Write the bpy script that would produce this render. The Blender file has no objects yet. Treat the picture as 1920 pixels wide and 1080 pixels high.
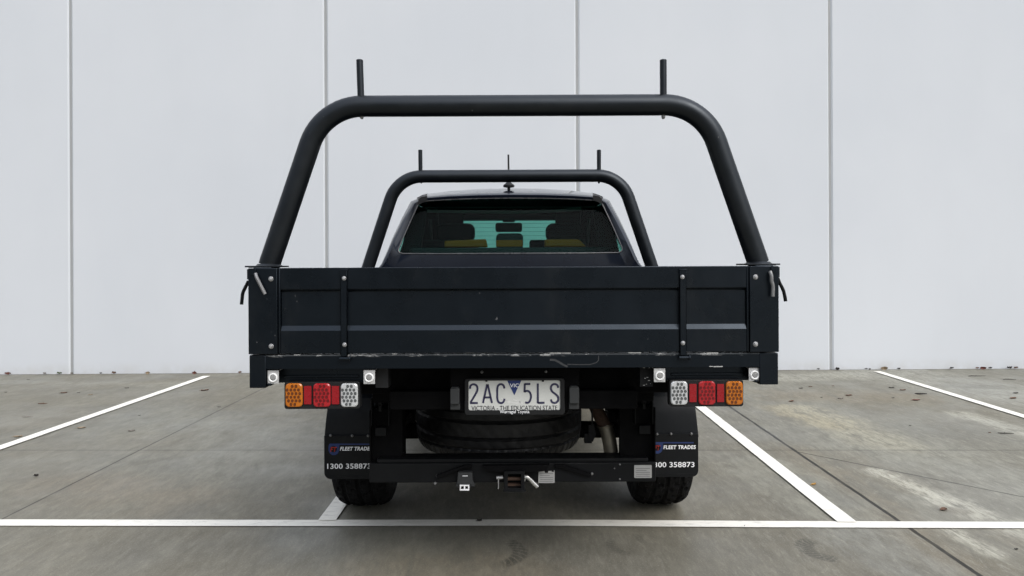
import bpy, bmesh, math, random
from mathutils import Vector, Matrix
random.seed(7)
PI = math.pi
scene = bpy.context.scene
C = scene.collection

# ------------------------------------------------------------------ camera, sky, sun, exposure
F = 1390.0; PX, PY = 950.0, 497.0; H = 1.27; ROLL = 0.0045
cd = bpy.data.cameras.new('camera'); cam = bpy.data.objects.new('camera', cd); C.objects.link(cam)
cd.sensor_fit = 'HORIZONTAL'; cd.sensor_width = 36.0; cd.lens = 36.0*F/1920.0
cd.shift_x = (960-PX)/1920.0; cd.shift_y = -(540-PY)/1920.0
cd.clip_start = 0.05; cd.clip_end = 1000
cam.matrix_world = Matrix.Translation((0, 0, H)) @ Matrix.Rotation(PI/2, 4, 'X') @ Matrix.Rotation(-ROLL, 4, 'Z')
scene.camera = cam

SUN_EL, SUN_AZ = math.radians(42), math.radians(142)
w = bpy.data.worlds.new('World'); scene.world = w; w.use_nodes = True
wt = w.node_tree; bg = wt.nodes['Background']
sky = wt.nodes.new('ShaderNodeTexSky'); sky.sky_type = 'NISHITA'; sky.sun_disc = False
sky.sun_elevation = SUN_EL; sky.sun_rotation = SUN_AZ; sky.air_density = 1.0; sky.dust_density = 2.0
hs = wt.nodes.new('ShaderNodeHueSaturation'); hs.inputs['Saturation'].default_value = 0.32
wt.links.new(sky.outputs[0], hs.inputs['Color']); # overcast weighting; horizon dimmed further in place of unseen dark surroundings
tcw = wt.nodes.new('ShaderNodeTexCoord'); sxw = wt.nodes.new('ShaderNodeSeparateXYZ'); wt.links.new(tcw.outputs['Generated'], sxw.inputs[0])
mrw = wt.nodes.new('ShaderNodeMapRange'); wt.links.new(sxw.outputs[2], mrw.inputs[0])
mrw.inputs[1].default_value = 0.0; mrw.inputs[2].default_value = 1.0; mrw.inputs[3].default_value = 0.0; mrw.inputs[4].default_value = 1.0
pww = wt.nodes.new('ShaderNodeMath'); pww.operation = 'POWER'; wt.links.new(mrw.outputs[0], pww.inputs[0]); pww.inputs[1].default_value = 1.2
maw = wt.nodes.new('ShaderNodeMath'); maw.operation = 'MULTIPLY_ADD'; wt.links.new(pww.outputs[0], maw.inputs[0]); maw.inputs[1].default_value = 3.9; maw.inputs[2].default_value = 0.07
vmw = wt.nodes.new('ShaderNodeVectorMath'); vmw.operation = 'SCALE'; wt.links.new(hs.outputs[0], vmw.inputs[0]); wt.links.new(maw.outputs[0], vmw.inputs['Scale'])
wt.links.new(vmw.outputs[0], bg.inputs['Color'])
bg.inputs['Strength'].default_value = 0.15
sd = bpy.data.lights.new('sun', 'SUN'); sun = bpy.data.objects.new('sun', sd); C.objects.link(sun)
sd.energy = 0.6; sd.angle = math.radians(40); sd.color = (1.0, 0.97, 0.93)
sv = Vector((math.sin(SUN_AZ)*math.cos(SUN_EL), math.cos(SUN_AZ)*math.cos(SUN_EL), math.sin(SUN_EL)))
sun.rotation_euler = sv.to_track_quat('Z', 'Y').to_euler()
scene.view_settings.view_transform = 'Standard'; scene.view_settings.look = 'None'
scene.view_settings.exposure = 0.1; scene.view_settings.gamma = 1.0
scene.render.engine = 'CYCLES'
try:
    scene.cycles.max_bounces = 10; scene.cycles.transparent_max_bounces = 16
except Exception: pass

# ------------------------------------------------------------------ photo measurement -> metres
def unroll(px, py):
    dx, dy = px-PX, py-PY
    return dx-ROLL*dy, dy+ROLL*dx
def G(px, py):                     # a point of the ground
    u, v = unroll(px, py); y = F*H/v
    return (u*y/F, y)
TX = 0.0234                        # the truck's centre line
def T(px, py, d):                  # a point of the truck at distance d: (x from its centre line, height)
    u, v = unroll(px, py)
    return (u*d/F-TX, H-v*d/F)

# ------------------------------------------------------------------ shader helpers
class NT:
    def __init__(s, m): s.t = m.node_tree; s.n = s.t.nodes; s.l = s.t.links
    def new(s, ty): return s.n.new(ty)
    def put(s, sock, v):
        if isinstance(v, bpy.types.NodeSocket): s.l.new(v, sock)
        else: sock.default_value = v
    def m(s, op, a, b=None, c=None, clamp=False):
        n = s.new('ShaderNodeMath'); n.operation = op; n.use_clamp = clamp
        s.put(n.inputs[0], a)
        if b is not None: s.put(n.inputs[1], b)
        if c is not None: s.put(n.inputs[2], c)
        return n.outputs[0]
    def noise(s, scale, detail=4, rough=0.5, vec=None, dist=0.0):
        n = s.new('ShaderNodeTexNoise'); n.inputs['Scale'].default_value = scale
        n.inputs['Detail'].default_value = detail; n.inputs['Roughness'].default_value = rough
        n.inputs['Distortion'].default_value = dist
        if vec is not None: s.l.new(vec, n.inputs['Vector'])
        return n.outputs['Fac']
    def ramp(s, v, a, b, lo=0.0, hi=1.0):          # smooth map of v from a..b to lo..hi
        n = s.new('ShaderNodeMapRange'); n.interpolation_type = 'SMOOTHSTEP'
        s.put(n.inputs[0], v); n.inputs[1].default_value = a; n.inputs[2].default_value = b
        n.inputs[3].default_value = lo; n.inputs[4].default_value = hi
        return n.outputs[0]
    def mix(s, f, a, b, mode='MIX'):
        n = s.new('ShaderNodeMix'); n.data_type = 'RGBA'; n.blend_type = mode
        s.put(n.inputs[0], f)
        for k, v in ((6, a), (7, b)):
            if isinstance(v, bpy.types.NodeSocket): s.l.new(v, n.inputs[k])
            else: n.inputs[k].default_value = (v[0], v[1], v[2], 1)
        return n.outputs[2]
    def coords(s, scale=None, rot=0.0):
        tc = s.new('ShaderNodeTexCoord'); o = tc.outputs['Object']
        if scale is None: return o
        mp = s.new('ShaderNodeMapping'); s.l.new(o, mp.inputs[0]); mp.inputs['Scale'].default_value = scale
        mp.inputs['Rotation'].default_value = (0, 0, rot)
        return mp.outputs[0]
    def bump(s, h, strength, dist):
        n = s.new('ShaderNodeBump'); n.inputs['Strength'].default_value = strength; n.inputs['Distance'].default_value = dist
        s.l.new(h, n.inputs['Height']); return n.outputs[0]
def new_mat(name):
    m = bpy.data.materials.new(name); m.use_nodes = True
    return m, m.node_tree.nodes['Principled BSDF'], NT(m)
def mat(name, col, rough=0.5, metal=0.0, spec=0.5, var=0.15, vs=6.0, bump=0.0, bs=400.0, coat=0.0, rvar=0.12, tint=None, chips=0.0, dust=0.0):
    m, b, t = new_mat(name); o = t.coords()
    n = t.noise(vs, 5, 0.6, o)
    c = t.mix(n, [x*(1-var) for x in col], [min(1, x*(1+var)) for x in col])
    if dust: c = t.mix(t.ramp(t.noise(4.5, 6, 0.7, t.coords((1, 1, 0.5))), 0.50, 0.78, 0, dust), c, (0.10, 0.095, 0.085))
    if chips:
        k = t.m('MULTIPLY', t.ramp(t.noise(75, 3, 0.6, t.coords((1, 1, 0.6))), 0.70, 0.74), t.ramp(t.noise(3.0, 4, 0.6, o), 0.52, 0.62))
        c = t.mix(t.m('MULTIPLY', k, chips), c, (0.16, 0.16, 0.16))
    t.l.new(c, b.inputs['Base Color'])
    t.l.new(t.ramp(t.noise(vs*2.3, 4, 0.6, o), 0.3, 0.7, max(0.02, rough-rvar), min(1, rough+rvar)), b.inputs['Roughness'])
    b.inputs['Metallic'].default_value = metal; b.inputs['Specular IOR Level'].default_value = spec
    if tint: b.inputs['Specular Tint'].default_value = (*tint, 1)
    if coat: b.inputs['Coat Weight'].default_value = coat; b.inputs['Coat Roughness'].default_value = 0.05
    if bump: t.l.new(t.bump(t.noise(bs, 2, 0.5, o), bump, 0.001), b.inputs['Normal'])
    return m

M = {}
M['tray'] = mat('black_powder_coat', (0.0014, 0.0024, 0.0037), 0.30, spec=0.34, var=0.25, vs=3, bump=0.10, bs=900, rvar=0.06, tint=(0.72, 0.85, 1.0), chips=0.6, dust=0.07)
M['tube'] = mat('satin_black_tube', (0.0030, 0.0036, 0.0045), 0.36, spec=0.40, var=0.25, vs=5, bump=0.10, bs=900, rvar=0.08, tint=(0.82, 0.91, 1.0), chips=0.8, dust=0.05)
M['under'] = mat('black_underbody', (0.0040, 0.0040, 0.0044), 0.7, spec=0.06, var=0.5, vs=9)
M['dusty'] = mat('dusty_black_steel', (0.0050, 0.0055, 0.0062), 0.55, spec=0.15, var=0.4, vs=12)
M['plastic'] = mat('black_plastic', (0.007, 0.0074, 0.008), 0.55, spec=0.3, var=0.25, vs=10)
M['greyplastic'] = mat('dark_grey_plastic', (0.030, 0.032, 0.033), 0.55, spec=0.3, var=0.25, vs=14)
M['rubber_clean'] = mat('clean_tyre_rubber', (0.008, 0.008, 0.0085), 0.5, spec=0.35, var=0.4, vs=14)
M['rubber'] = mat('tyre_rubber', (0.0050, 0.0050, 0.0053), 0.75, spec=0.12, var=0.5, vs=14, bump=0.2, bs=300)
M['flap'] = mat('mud_flap_rubber', (0.0050, 0.0058, 0.0066), 0.55, spec=0.2, var=0.3, vs=8, dust=0.10)
M['guard'] = mat('mud_guard_plastic', (0.0030, 0.0045, 0.0065), 0.5, spec=0.25, var=0.3, vs=5)
M['zinc'] = mat('galvanised_steel', (0.42, 0.42, 0.42), 0.42, metal=0.75, spec=0.5, var=0.3, vs=60, rvar=0.15)
M['zincdull'] = mat('dull_steel_rod', (0.20, 0.20, 0.20), 0.5, metal=0.6, var=0.3, vs=70)
M['alu'] = mat('brushed_sensor_plate', (0.46, 0.46, 0.455), 0.5, metal=0.3, var=0.2, vs=40)
M['sensorwhite'] = mat('white_sensor_ring', (0.75, 0.75, 0.74), 0.4, var=0.06, vs=40)
M['sensorgrey'] = mat('grey_sensor_face', (0.22, 0.22, 0.215), 0.5, var=0.15, vs=60)
M['chrome'] = mat('bright_steel', (0.62, 0.62, 0.61), 0.25, metal=0.95, var=0.15, vs=30, rvar=0.08)
M['rust'] = mat('rusty_steel', (0.060, 0.034, 0.022), 0.8, metal=0.2, var=0.5, vs=40)
M['exhaust'] = mat('stained_steel', (0.17, 0.155, 0.12), 0.42, metal=0.7, var=0.5, vs=22)
M['tag'] = mat('printed_foil', (0.36, 0.36, 0.35), 0.5, metal=0.2, var=0.15, vs=60)
M['taggrey'] = mat('print_grey', (0.15, 0.15, 0.15), 0.6, var=0.2)
M['plate'] = mat('white_plate_enamel', (0.56, 0.57, 0.54), 0.5, var=0.10, vs=14, spec=0.4)
M['plateblue'] = mat('plate_dark_blue', (0.022, 0.021, 0.060), 0.5, var=0.3, vs=16)
M['plateblue2'] = mat('plate_badge_blue', (0.010, 0.028, 0.13), 0.5, var=0.1, vs=16)
M['white'] = mat('white_print', (0.88, 0.89, 0.90), 0.6, var=0.03)
M['black_print'] = mat('black_print', (0.020, 0.020, 0.024), 0.6, var=0.2)
M['blue_print'] = mat('blue_print', (0.010, 0.028, 0.12), 0.6, var=0.15)
M['red_print'] = mat('red_print', (0.38, 0.018, 0.012), 0.6, var=0.2)
M['chip'] = mat('bare_metal_chip', (0.42, 0.42, 0.41), 0.5, metal=0.3, var=0.3, vs=80)
M['scuff'] = mat('grey_scrape', (0.022, 0.024, 0.026), 0.7, var=0.5, vs=90)
M['amber'] = mat('amber_lens', (0.42, 0.120, 0.005), 0.18, spec=0.6, var=0.2, vs=60, rvar=0.05)
M['amber_deep'] = mat('amber_lens_well', (0.11, 0.026, 0.002), 0.3, var=0.3, vs=60)
M['red'] = mat('red_lens', (0.33, 0.008, 0.012), 0.18, spec=0.6, var=0.2, vs=60, rvar=0.05)
M['red_deep'] = mat('red_lens_well', (0.11, 0.002, 0.004), 0.3, var=0.3, vs=60)
M['refl'] = mat('red_reflector', (0.24, 0.003, 0.007), 0.3, spec=0.5, var=0.1, vs=30)
M['clear'] = mat('clear_lens', (0.52, 0.53, 0.53), 0.2, spec=0.6, metal=0.2, var=0.2, vs=60, rvar=0.05)
M['clear_deep'] = mat('clear_lens_well', (0.075, 0.080, 0.080), 0.3, var=0.4, vs=60)
M['paint'] = mat('dark_grey_car_paint', (0.0038, 0.0058, 0.0125), 0.30, metal=0.1, spec=0.25, tint=(0.7, 0.82, 1.0), var=0.1, vs=3, coat=1.0, rvar=0.04)
M['trim'] = mat('black_trim', (0.012, 0.012, 0.013), 0.5, spec=0.3, var=0.15)
M['seal'] = mat('window_seal', (0.05, 0.052, 0.055), 0.25, spec=0.8, var=0.1)
M['cloth'] = mat('dark_seat_cloth', (0.010, 0.010, 0.012), 0.9, spec=0.1, var=0.3, vs=30)
M['glassreflection'] = mat('grey_window_reflection', (0.16, 0.18, 0.17), 0.9, spec=0.1, var=0.1)  # colour of a pale reflection in the rear glass
M['mustard'] = mat('mustard_window_reflection', (0.19, 0.042, 0.004), 0.9, spec=0.1, var=0.2, vs=20)  # yellow reflection in the rear glass, carried as a surface colour
M['sealant'] = mat('grey_joint_sealant', (0.30, 0.31, 0.31), 0.7, var=0.12, vs=3)

def glass_mat(name, tint, gloss=0.9):
    m = bpy.data.materials.new(name); m.use_nodes = True; t = NT(m)
    for n in list(t.n): t.n.remove(n)
    out = t.new('ShaderNodeOutputMaterial'); mx = t.new('ShaderNodeMixShader')
    tr = t.new('ShaderNodeBsdfTransparent'); gl = t.new('ShaderNodeBsdfGlossy')
    c = t.mix(t.noise(4, 2, 0.5, t.coords()), [x*0.97 for x in tint], [x*1.03 for x in tint])
    t.l.new(c, tr.inputs['Color']); gl.inputs['Roughness'].default_value = 0.02
    fr = t.new('ShaderNodeFresnel'); fr.inputs['IOR'].default_value = 1.45
    t.l.new(t.m('MULTIPLY', fr.outputs[0], gloss), mx.inputs[0])
    t.l.new(tr.outputs[0], mx.inputs[1]); t.l.new(gl.outputs[0], mx.inputs[2]); t.l.new(mx.outputs[0], out.inputs[0])
    return m
M['rearglass'] = glass_mat('tinted_rear_glass', (0.47, 0.98, 0.87), 0.18)
M['frontglass'] = glass_mat('tinted_windscreen', (0.58, 0.92, 0.84), 0.6)
M['sideglass'] = glass_mat('dark_side_glass', (0.05, 0.075, 0.07), 0.9)

# wall: painted precast panels
def wall_mat():
    m, b, t = new_mat('painted_concrete_panel'); o = t.coords()
    n1 = t.noise(0.35, 4, 0.55, o); n2 = t.noise(2.2, 5, 0.6, t.coords((1, 1, 0.25)))
    c = t.mix(t.ramp(n1, 0.3, 0.7), (0.535, 0.560, 0.588), (0.566, 0.588, 0.612))
    c = t.mix(t.ramp(n2, 0.42, 0.75, 0, 0.06), c, (0.44, 0.46, 0.47))
    sx = t.new('ShaderNodeSeparateXYZ'); t.l.new(o, sx.inputs[0])
    c = t.mix(t.m('MULTIPLY', t.ramp(sx.outputs[2], 0.02, 0.16, 0.35, 0), t.ramp(t.noise(5, 4, 0.6, o), 0.3, 0.7)), c, (0.42, 0.41, 0.38))   # splash dirt at the foot
    t.l.new(c, b.inputs['Base Color']); b.inputs['Roughness'].default_value = 0.7; b.inputs['Specular IOR Level'].default_value = 0.3
    t.l.new(t.bump(t.noise(60, 3, 0.5, o), 0.08, 0.003), b.inputs['Normal'])
    return m
M['wall'] = wall_mat()

# ground: one broom-finished concrete slab with joints, stains and tyre marks
JOINTS = [  # (pixel a, pixel b, half width m, darkness, side condition or None)
    ((0, 975), (480, 735), 0.0055, 0.90, None),
    ((100, 844), (1900, 844), 0.0055, 0.80, None),
    ((1440, 811), (1840, 1081), 0.0110, 1.0, None),
    ((1500, 848), (1920, 932), 0.0070, 0.9, 2),
    ((1900, 693.5), (1920, 696.5), 0.009, 0.6, 2),
    ((0, 702.4), (1920, 691.6), 0.018, 0.6, None),
]
PATCHES = [  # pixel a, pixel b, half width m, softness, strength, colour, warp
    ((1590, 850), (1690, 915), 0.14, 0.8, 0.60, (0.125, 0.108, 0.082), 0.2),
    ((1560, 800), (1450, 765), 0.16, 0.8, 0.70, (0.22, 0.190, 0.140), 0.2),
    ((1850, 985), (1920, 1010), 0.20, 0.8, 0.50, (0.135, 0.115, 0.090), 0.2),
    ((1645, 885), (1790, 945), 0.085, 0.8, 1.0, (0.50, 0.49, 0.46), 0.10),
    ((1790, 945), (1930, 1000), 0.140, 0.8, 0.95, (0.47, 0.46, 0.43), 0.14),
    ((1770, 985), (1850, 1035), 0.07, 0.8, 0.95, (0.46, 0.45, 0.42), 0.10),
    ((1515, 770), (1660, 830), 0.28, 0.7, 0.80, (0.40, 0.37, 0.29), 0.25),
    ((1640, 830), (1900, 895), 0.50, 0.5, 0.60, (0.255, 0.255, 0.238), 0.30),
    ((1800, 775), (1940, 820), 0.14, 0.7, 0.95, (0.42, 0.415, 0.39), 0.15),
    ((1700, 803), (1850, 815), 0.30, 0.5, 0.60, (0.135, 0.135, 0.130), 0.25),
    ((1455, 709), (1600, 704), 0.30, 0.7, 0.90, (0.34, 0.34, 0.325), 0.25),
    ((1690, 702), (1930, 745), 0.70, 0.7, 0.90, (0.31, 0.315, 0.315), 0.4),
    ((1800, 724), (1870, 726), 0.16, 0.5, 0.60, (0.120, 0.120, 0.120), 0.2),
    ((1470, 742), (1690, 745), 0.38, 0.7, 0.60, (0.175, 0.148, 0.115), 0.4),
    ((1500, 850), (1800, 1060), 0.16, 0.8, 0.55, (0.165, 0.138, 0.105), 0.2),
    ((1425, 875), (1560, 950), 0.25, 0.15, 0.55, (0.225, 0.223, 0.205), 0.10),
    ((1775, 955), (1800, 958), 0.06, 0.5, 0.60, (0.100, 0.085, 0.070), 0.06),
    ((1600, 1000), (1700, 1060), 0.22, 0.6, 0.55, (0.195, 0.200, 0.205), 0.3),
    ((1500, 900), (1600, 945), 0.10, 0.7, 0.50, (0.120, 0.124, 0.128), 0.15),
    ((-20, 716), (350, 722), 0.15, 0.7, 0.55, (0.26, 0.258, 0.245), 0.25),
    ((260, 868), (340, 857), 0.05, 0.6, 0.45, (0.085, 0.082, 0.076), 0.05),
    ((140, 905), (330, 935), 0.28, 0.8, 0.40, (0.185, 0.150, 0.120), 0.3),
    ((290, 785), (470, 825), 0.45, 0.8, 0.45, (0.190, 0.196, 0.196), 0.4),
    ((550, 1003), (650, 1045), 0.20, 0.8, 0.45, (0.125, 0.132, 0.142), 0.2),
    ((700, 1062), (1010, 1078), 0.18, 0.8, 0.45, (0.190, 0.158, 0.120), 0.2),
    ((380, 860), (470, 875), 0.30, 0.8, 0.35, (0.215, 0.220, 0.220), 0.3),
]
ARCS = [    # tyre marks: centre px, radius m, from/to angle of the arc, half width, strength
    ((1560, 1030), 0.115, 0.62*PI, 1.45*PI, 0.050, 0.95),
    ((905, 1035), 0.165, -0.35*PI, 0.30*PI, 0.045, 0.95),
    ((1200, 1020), 0.135, 0.85*PI, 1.35*PI, 0.028, 0.6),
    ((1240, 1010), 0.100, 0.80*PI, 1.25*PI, 0.022, 0.6),
]
def ground_mat():
    m, b, t = new_mat('stained_concrete'); o = t.coords()
    s = t.new('ShaderNodeSeparateXYZ'); t.l.new(o, s.inputs[0]); X, Y = s.outputs[0], s.outputs[1]
    warp = t.m('SUBTRACT', t.noise(2.6, 5, 0.65, o), 0.5)
    fine = t.noise(34, 6, 0.7, t.coords((1.0, 0.30, 1), 0.12))
    broom = t.noise(7, 7, 0.72, t.coords((1.5, 0.42, 1), 0.15), 0.5)
    streak = t.noise(20, 7, 0.78, t.coords((2.0, 0.40, 1), 0.16), 0.8)
    big = t.noise(0.55, 4, 0.55, o, 0.6); mid = t.noise(1.5, 6, 0.62, t.coords((1.2, 0.7, 1), 0.25), 0.6)
    c = t.mix(t.ramp(big, 0.30, 0.70), (0.128, 0.117, 0.098), (0.142, 0.141, 0.137))
    c = t.mix(t.ramp(mid, 0.38, 0.72, 0, 0.55), c, (0.185, 0.175, 0.155))
    c = t.mix(t.ramp(t.noise(1.1, 5, 0.6, t.coords((0.8, 1.5, 1), -0.4)), 0.52, 0.75, 0, 0.5), c, (0.100, 0.094, 0.085))
    east = t.m('MULTIPLY', t.ramp(X, 1.4, 2.6), 0.45)
    c = t.mix(east, c, t.mix(t.ramp(mid, 0.35, 0.65), (0.135, 0.124, 0.102), (0.200, 0.200, 0.190)))
    warp2 = t.m('SUBTRACT', t.noise(9, 5, 0.7, t.coords((1.5, 0.5, 1))), 0.5)
    for (pa, pb, hw, soft, st, col, wr) in PATCHES:
        (ax, ay), (bx, by) = G(*pa), G(*pb); L = math.hypot(bx-ax, by-ay); ux, uy = (bx-ax)/L, (by-ay)/L
        dx = t.m('SUBTRACT', X, ax); dy = t.m('SUBTRACT', Y, ay)
        al = t.m('ADD', t.m('MULTIPLY', dx, ux), t.m('MULTIPLY', dy, uy))
        al = t.m('MINIMUM', t.m('MAXIMUM', al, 0.0), L)
        ex = t.m('SUBTRACT', dx, t.m('MULTIPLY', al, ux)); ey = t.m('SUBTRACT', dy, t.m('MULTIPLY', al, uy))
        r = t.m('SQRT', t.m('ADD', t.m('MULTIPLY', ex, ex), t.m('MULTIPLY', ey, ey)))
        r = t.m('ADD', r, t.m('ADD', t.m('MULTIPLY', warp, wr*2.2), t.m('MULTIPLY', warp2, wr*0.8)))
        k = t.ramp(r, hw*(1-soft), hw*(1+soft*0.4)+0.01, st, 0.0)
        k = t.m('MULTIPLY', k, t.ramp(broom, 0.34, 0.58, 0.25, 1.0))
        if col[0] > 0.24: k = t.m('MULTIPLY', k, t.ramp(streak, 0.36, 0.60, 0.12, 1.0))
        c = t.mix(k, c, col)
    for (p, R, a0, a1, hw, st) in ARCS:
        cx, cy = G(*p); dx = t.m('SUBTRACT', X, cx); dy = t.m('SUBTRACT', Y, cy)
        r = t.m('SQRT', t.m('ADD', t.m('MULTIPLY', dx, dx), t.m('MULTIPLY', dy, dy)))
        am = 0.5*(a0+a1); ca, sa = math.cos(am), math.sin(am)
        cosd = t.m('DIVIDE', t.m('ADD', t.m('MULTIPLY', dx, ca), t.m('MULTIPLY', dy, sa)), t.m('ADD', r, 1e-4))
        ch = math.cos(0.5*(a1-a0))
        k = t.m('MULTIPLY', t.ramp(t.m('ABSOLUTE', t.m('SUBTRACT', r, R)), hw*0.5, hw, st, 0), t.ramp(cosd, ch-0.10, ch+0.25))
        ang = t.m('ARCTAN2', dy, dx)
        bars = t.m('SINE', t.m('ADD', t.m('MULTIPLY', ang, 30), t.m('MULTIPLY', r, 120)))
        k = t.m('MULTIPLY', k, t.ramp(bars, -0.9, -0.3, 0.35, 1.0))
        k = t.m('MULTIPLY', k, t.ramp(broom, 0.3, 0.55, 0.4, 1.0))
        c = t.mix(k, c, (0.048, 0.046, 0.042))
    c = t.mix(t.m('MULTIPLY', t.ramp(streak, 0.50, 0.68, 0, 0.55), t.ramp(X, -0.6, 2.4, 0.35, 1.0)), c, (0.30, 0.295, 0.275))
    c = t.mix(t.ramp(streak, 0.30, 0.47, 0.40, 0), c, (0.085, 0.080, 0.070))
    c = t.mix(t.ramp(broom, 0.45, 0.72, 0, 0.45), c, (0.235, 0.228, 0.208))
    c = t.mix(t.ramp(broom, 0.28, 0.46, 0.40, 0), c, (0.080, 0.076, 0.070))
    c = t.mix(t.ramp(fine, 0.35, 0.60, 0.30, 0), c, (0.075, 0.071, 0.064))
    c = t.mix(t.ramp(t.noise(130, 4, 0.65, o), 0.54, 0.70, 0, 0.45), c, (0.32, 0.31, 0.29))
    c = t.mix(t.ramp(t.noise(150, 4, 0.65, t.coords((1, 1, 1), 1.0)), 0.56, 0.70, 0, 0.5), c, (0.055, 0.052, 0.048))
    wob = t.m('MULTIPLY', t.m('SUBTRACT', t.noise(7, 5, 0.7, o), 0.5), 0.022)
    lines = []
    for (a, bb, hw, dk, side) in JOINTS:
        (ax, ay), (bx, by) = G(*a), G(*bb); L = math.hypot(bx-ax, by-ay); nx, ny = -(by-ay)/L, (bx-ax)/L
        sd_ = t.m('SUBTRACT', t.m('ADD', t.m('MULTIPLY', X, nx), t.m('MULTIPLY', Y, ny)), nx*ax+ny*ay)
        lines.append(sd_)
        wv = t.m('MULTIPLY', wob, 0.35 if hw < 0.006 else 0.6)
        k = t.ramp(t.m('ABSOLUTE', t.m('ADD', sd_, wv)), hw*0.8, hw*1.25, dk, 0)
        if side is not None: k = t.m('MULTIPLY', k, t.m('GREATER_THAN', lines[side], 0.0))
        k = t.m('MULTIPLY', k, t.ramp(t.noise(3.3, 4, 0.6, o), 0.25, 0.5, 0.7, 1.0))
        c = t.mix(k, c, (0.018, 0.016, 0.013))
    c = t.mix(1.0, c, (1.10, 1.085, 0.945), 'MULTIPLY')
    t.l.new(c, b.inputs['Base Color'])
    t.l.new(t.ramp(t.noise(0.9, 4, 0.6, o), 0.35, 0.65, 0.42, 0.78), b.inputs['Roughness']); b.inputs['Specular IOR Level'].default_value = 0.45
    hgt = t.m('ADD', t.m('MULTIPLY', broom, 1.0), t.m('MULTIPLY', t.noise(220, 3, 0.6, o), 0.35))
    t.l.new(t.bump(hgt, 0.35, 0.004), b.inputs['Normal'])
    return m
M['ground'] = ground_mat()
def line_mat():
    m, b, t = new_mat('worn_white_road_paint'); o = t.coords()
    c = t.mix(t.noise(3, 5, 0.6, o), (0.70, 0.68, 0.61), (0.82, 0.80, 0.73))
    c = t.mix(t.ramp(t.noise(22, 6, 0.75, t.coords((0.5, 1.6, 1), 0.4)), 0.48, 0.72, 0, 0.50), c, (0.36, 0.35, 0.32))
    c = t.mix(t.ramp(t.noise(70, 4, 0.75, o), 0.63, 0.72, 0, 0.8), c, (0.18, 0.17, 0.15))
    t.l.new(c, b.inputs['Base Color']); b.inputs['Roughness'].default_value = 0.75; b.inputs['Specular IOR Level'].default_value = 0.3
    t.l.new(t.bump(t.noise(200, 3, 0.6, o), 0.3, 0.002), b.inputs['Normal'])
    return m
M['line'] = line_mat()
def sill_mat():      # black coat worn through to metal along the top edge
    m, b, t = new_mat('worn_black_sill'); o = t.coords()
    s = t.new('ShaderNodeSeparateXYZ'); t.l.new(o, s.inputs[0])
    n = t.noise(14, 6, 0.75, t.coords((1, 0.2, 3)))
    edge = t.ramp(s.outputs[2], SILL_TOP-0.010, SILL_TOP-0.001)
    k = t.m('MULTIPLY', edge, t.ramp(n, 0.52, 0.60))
    k2 = t.m('MULTIPLY', t.ramp(s.outputs[2], SILL_TOP-0.006, SILL_TOP-0.001), t.ramp(t.noise(5, 3, 0.6, o), 0.3, 0.5, 0.2, 0.65))
    c = t.mix(k2, (0.0014, 0.0024, 0.0037), (0.10, 0.105, 0.11)); c = t.mix(k, c, (0.36, 0.36, 0.355))
    t.l.new(c, b.inputs['Base Color']); b.inputs['Roughness'].default_value = 0.34; b.inputs['Specular IOR Level'].default_value = 0.30; b.inputs['Specular Tint'].default_value = (0.72, 0.85, 1.0, 1)
    return m

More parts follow.
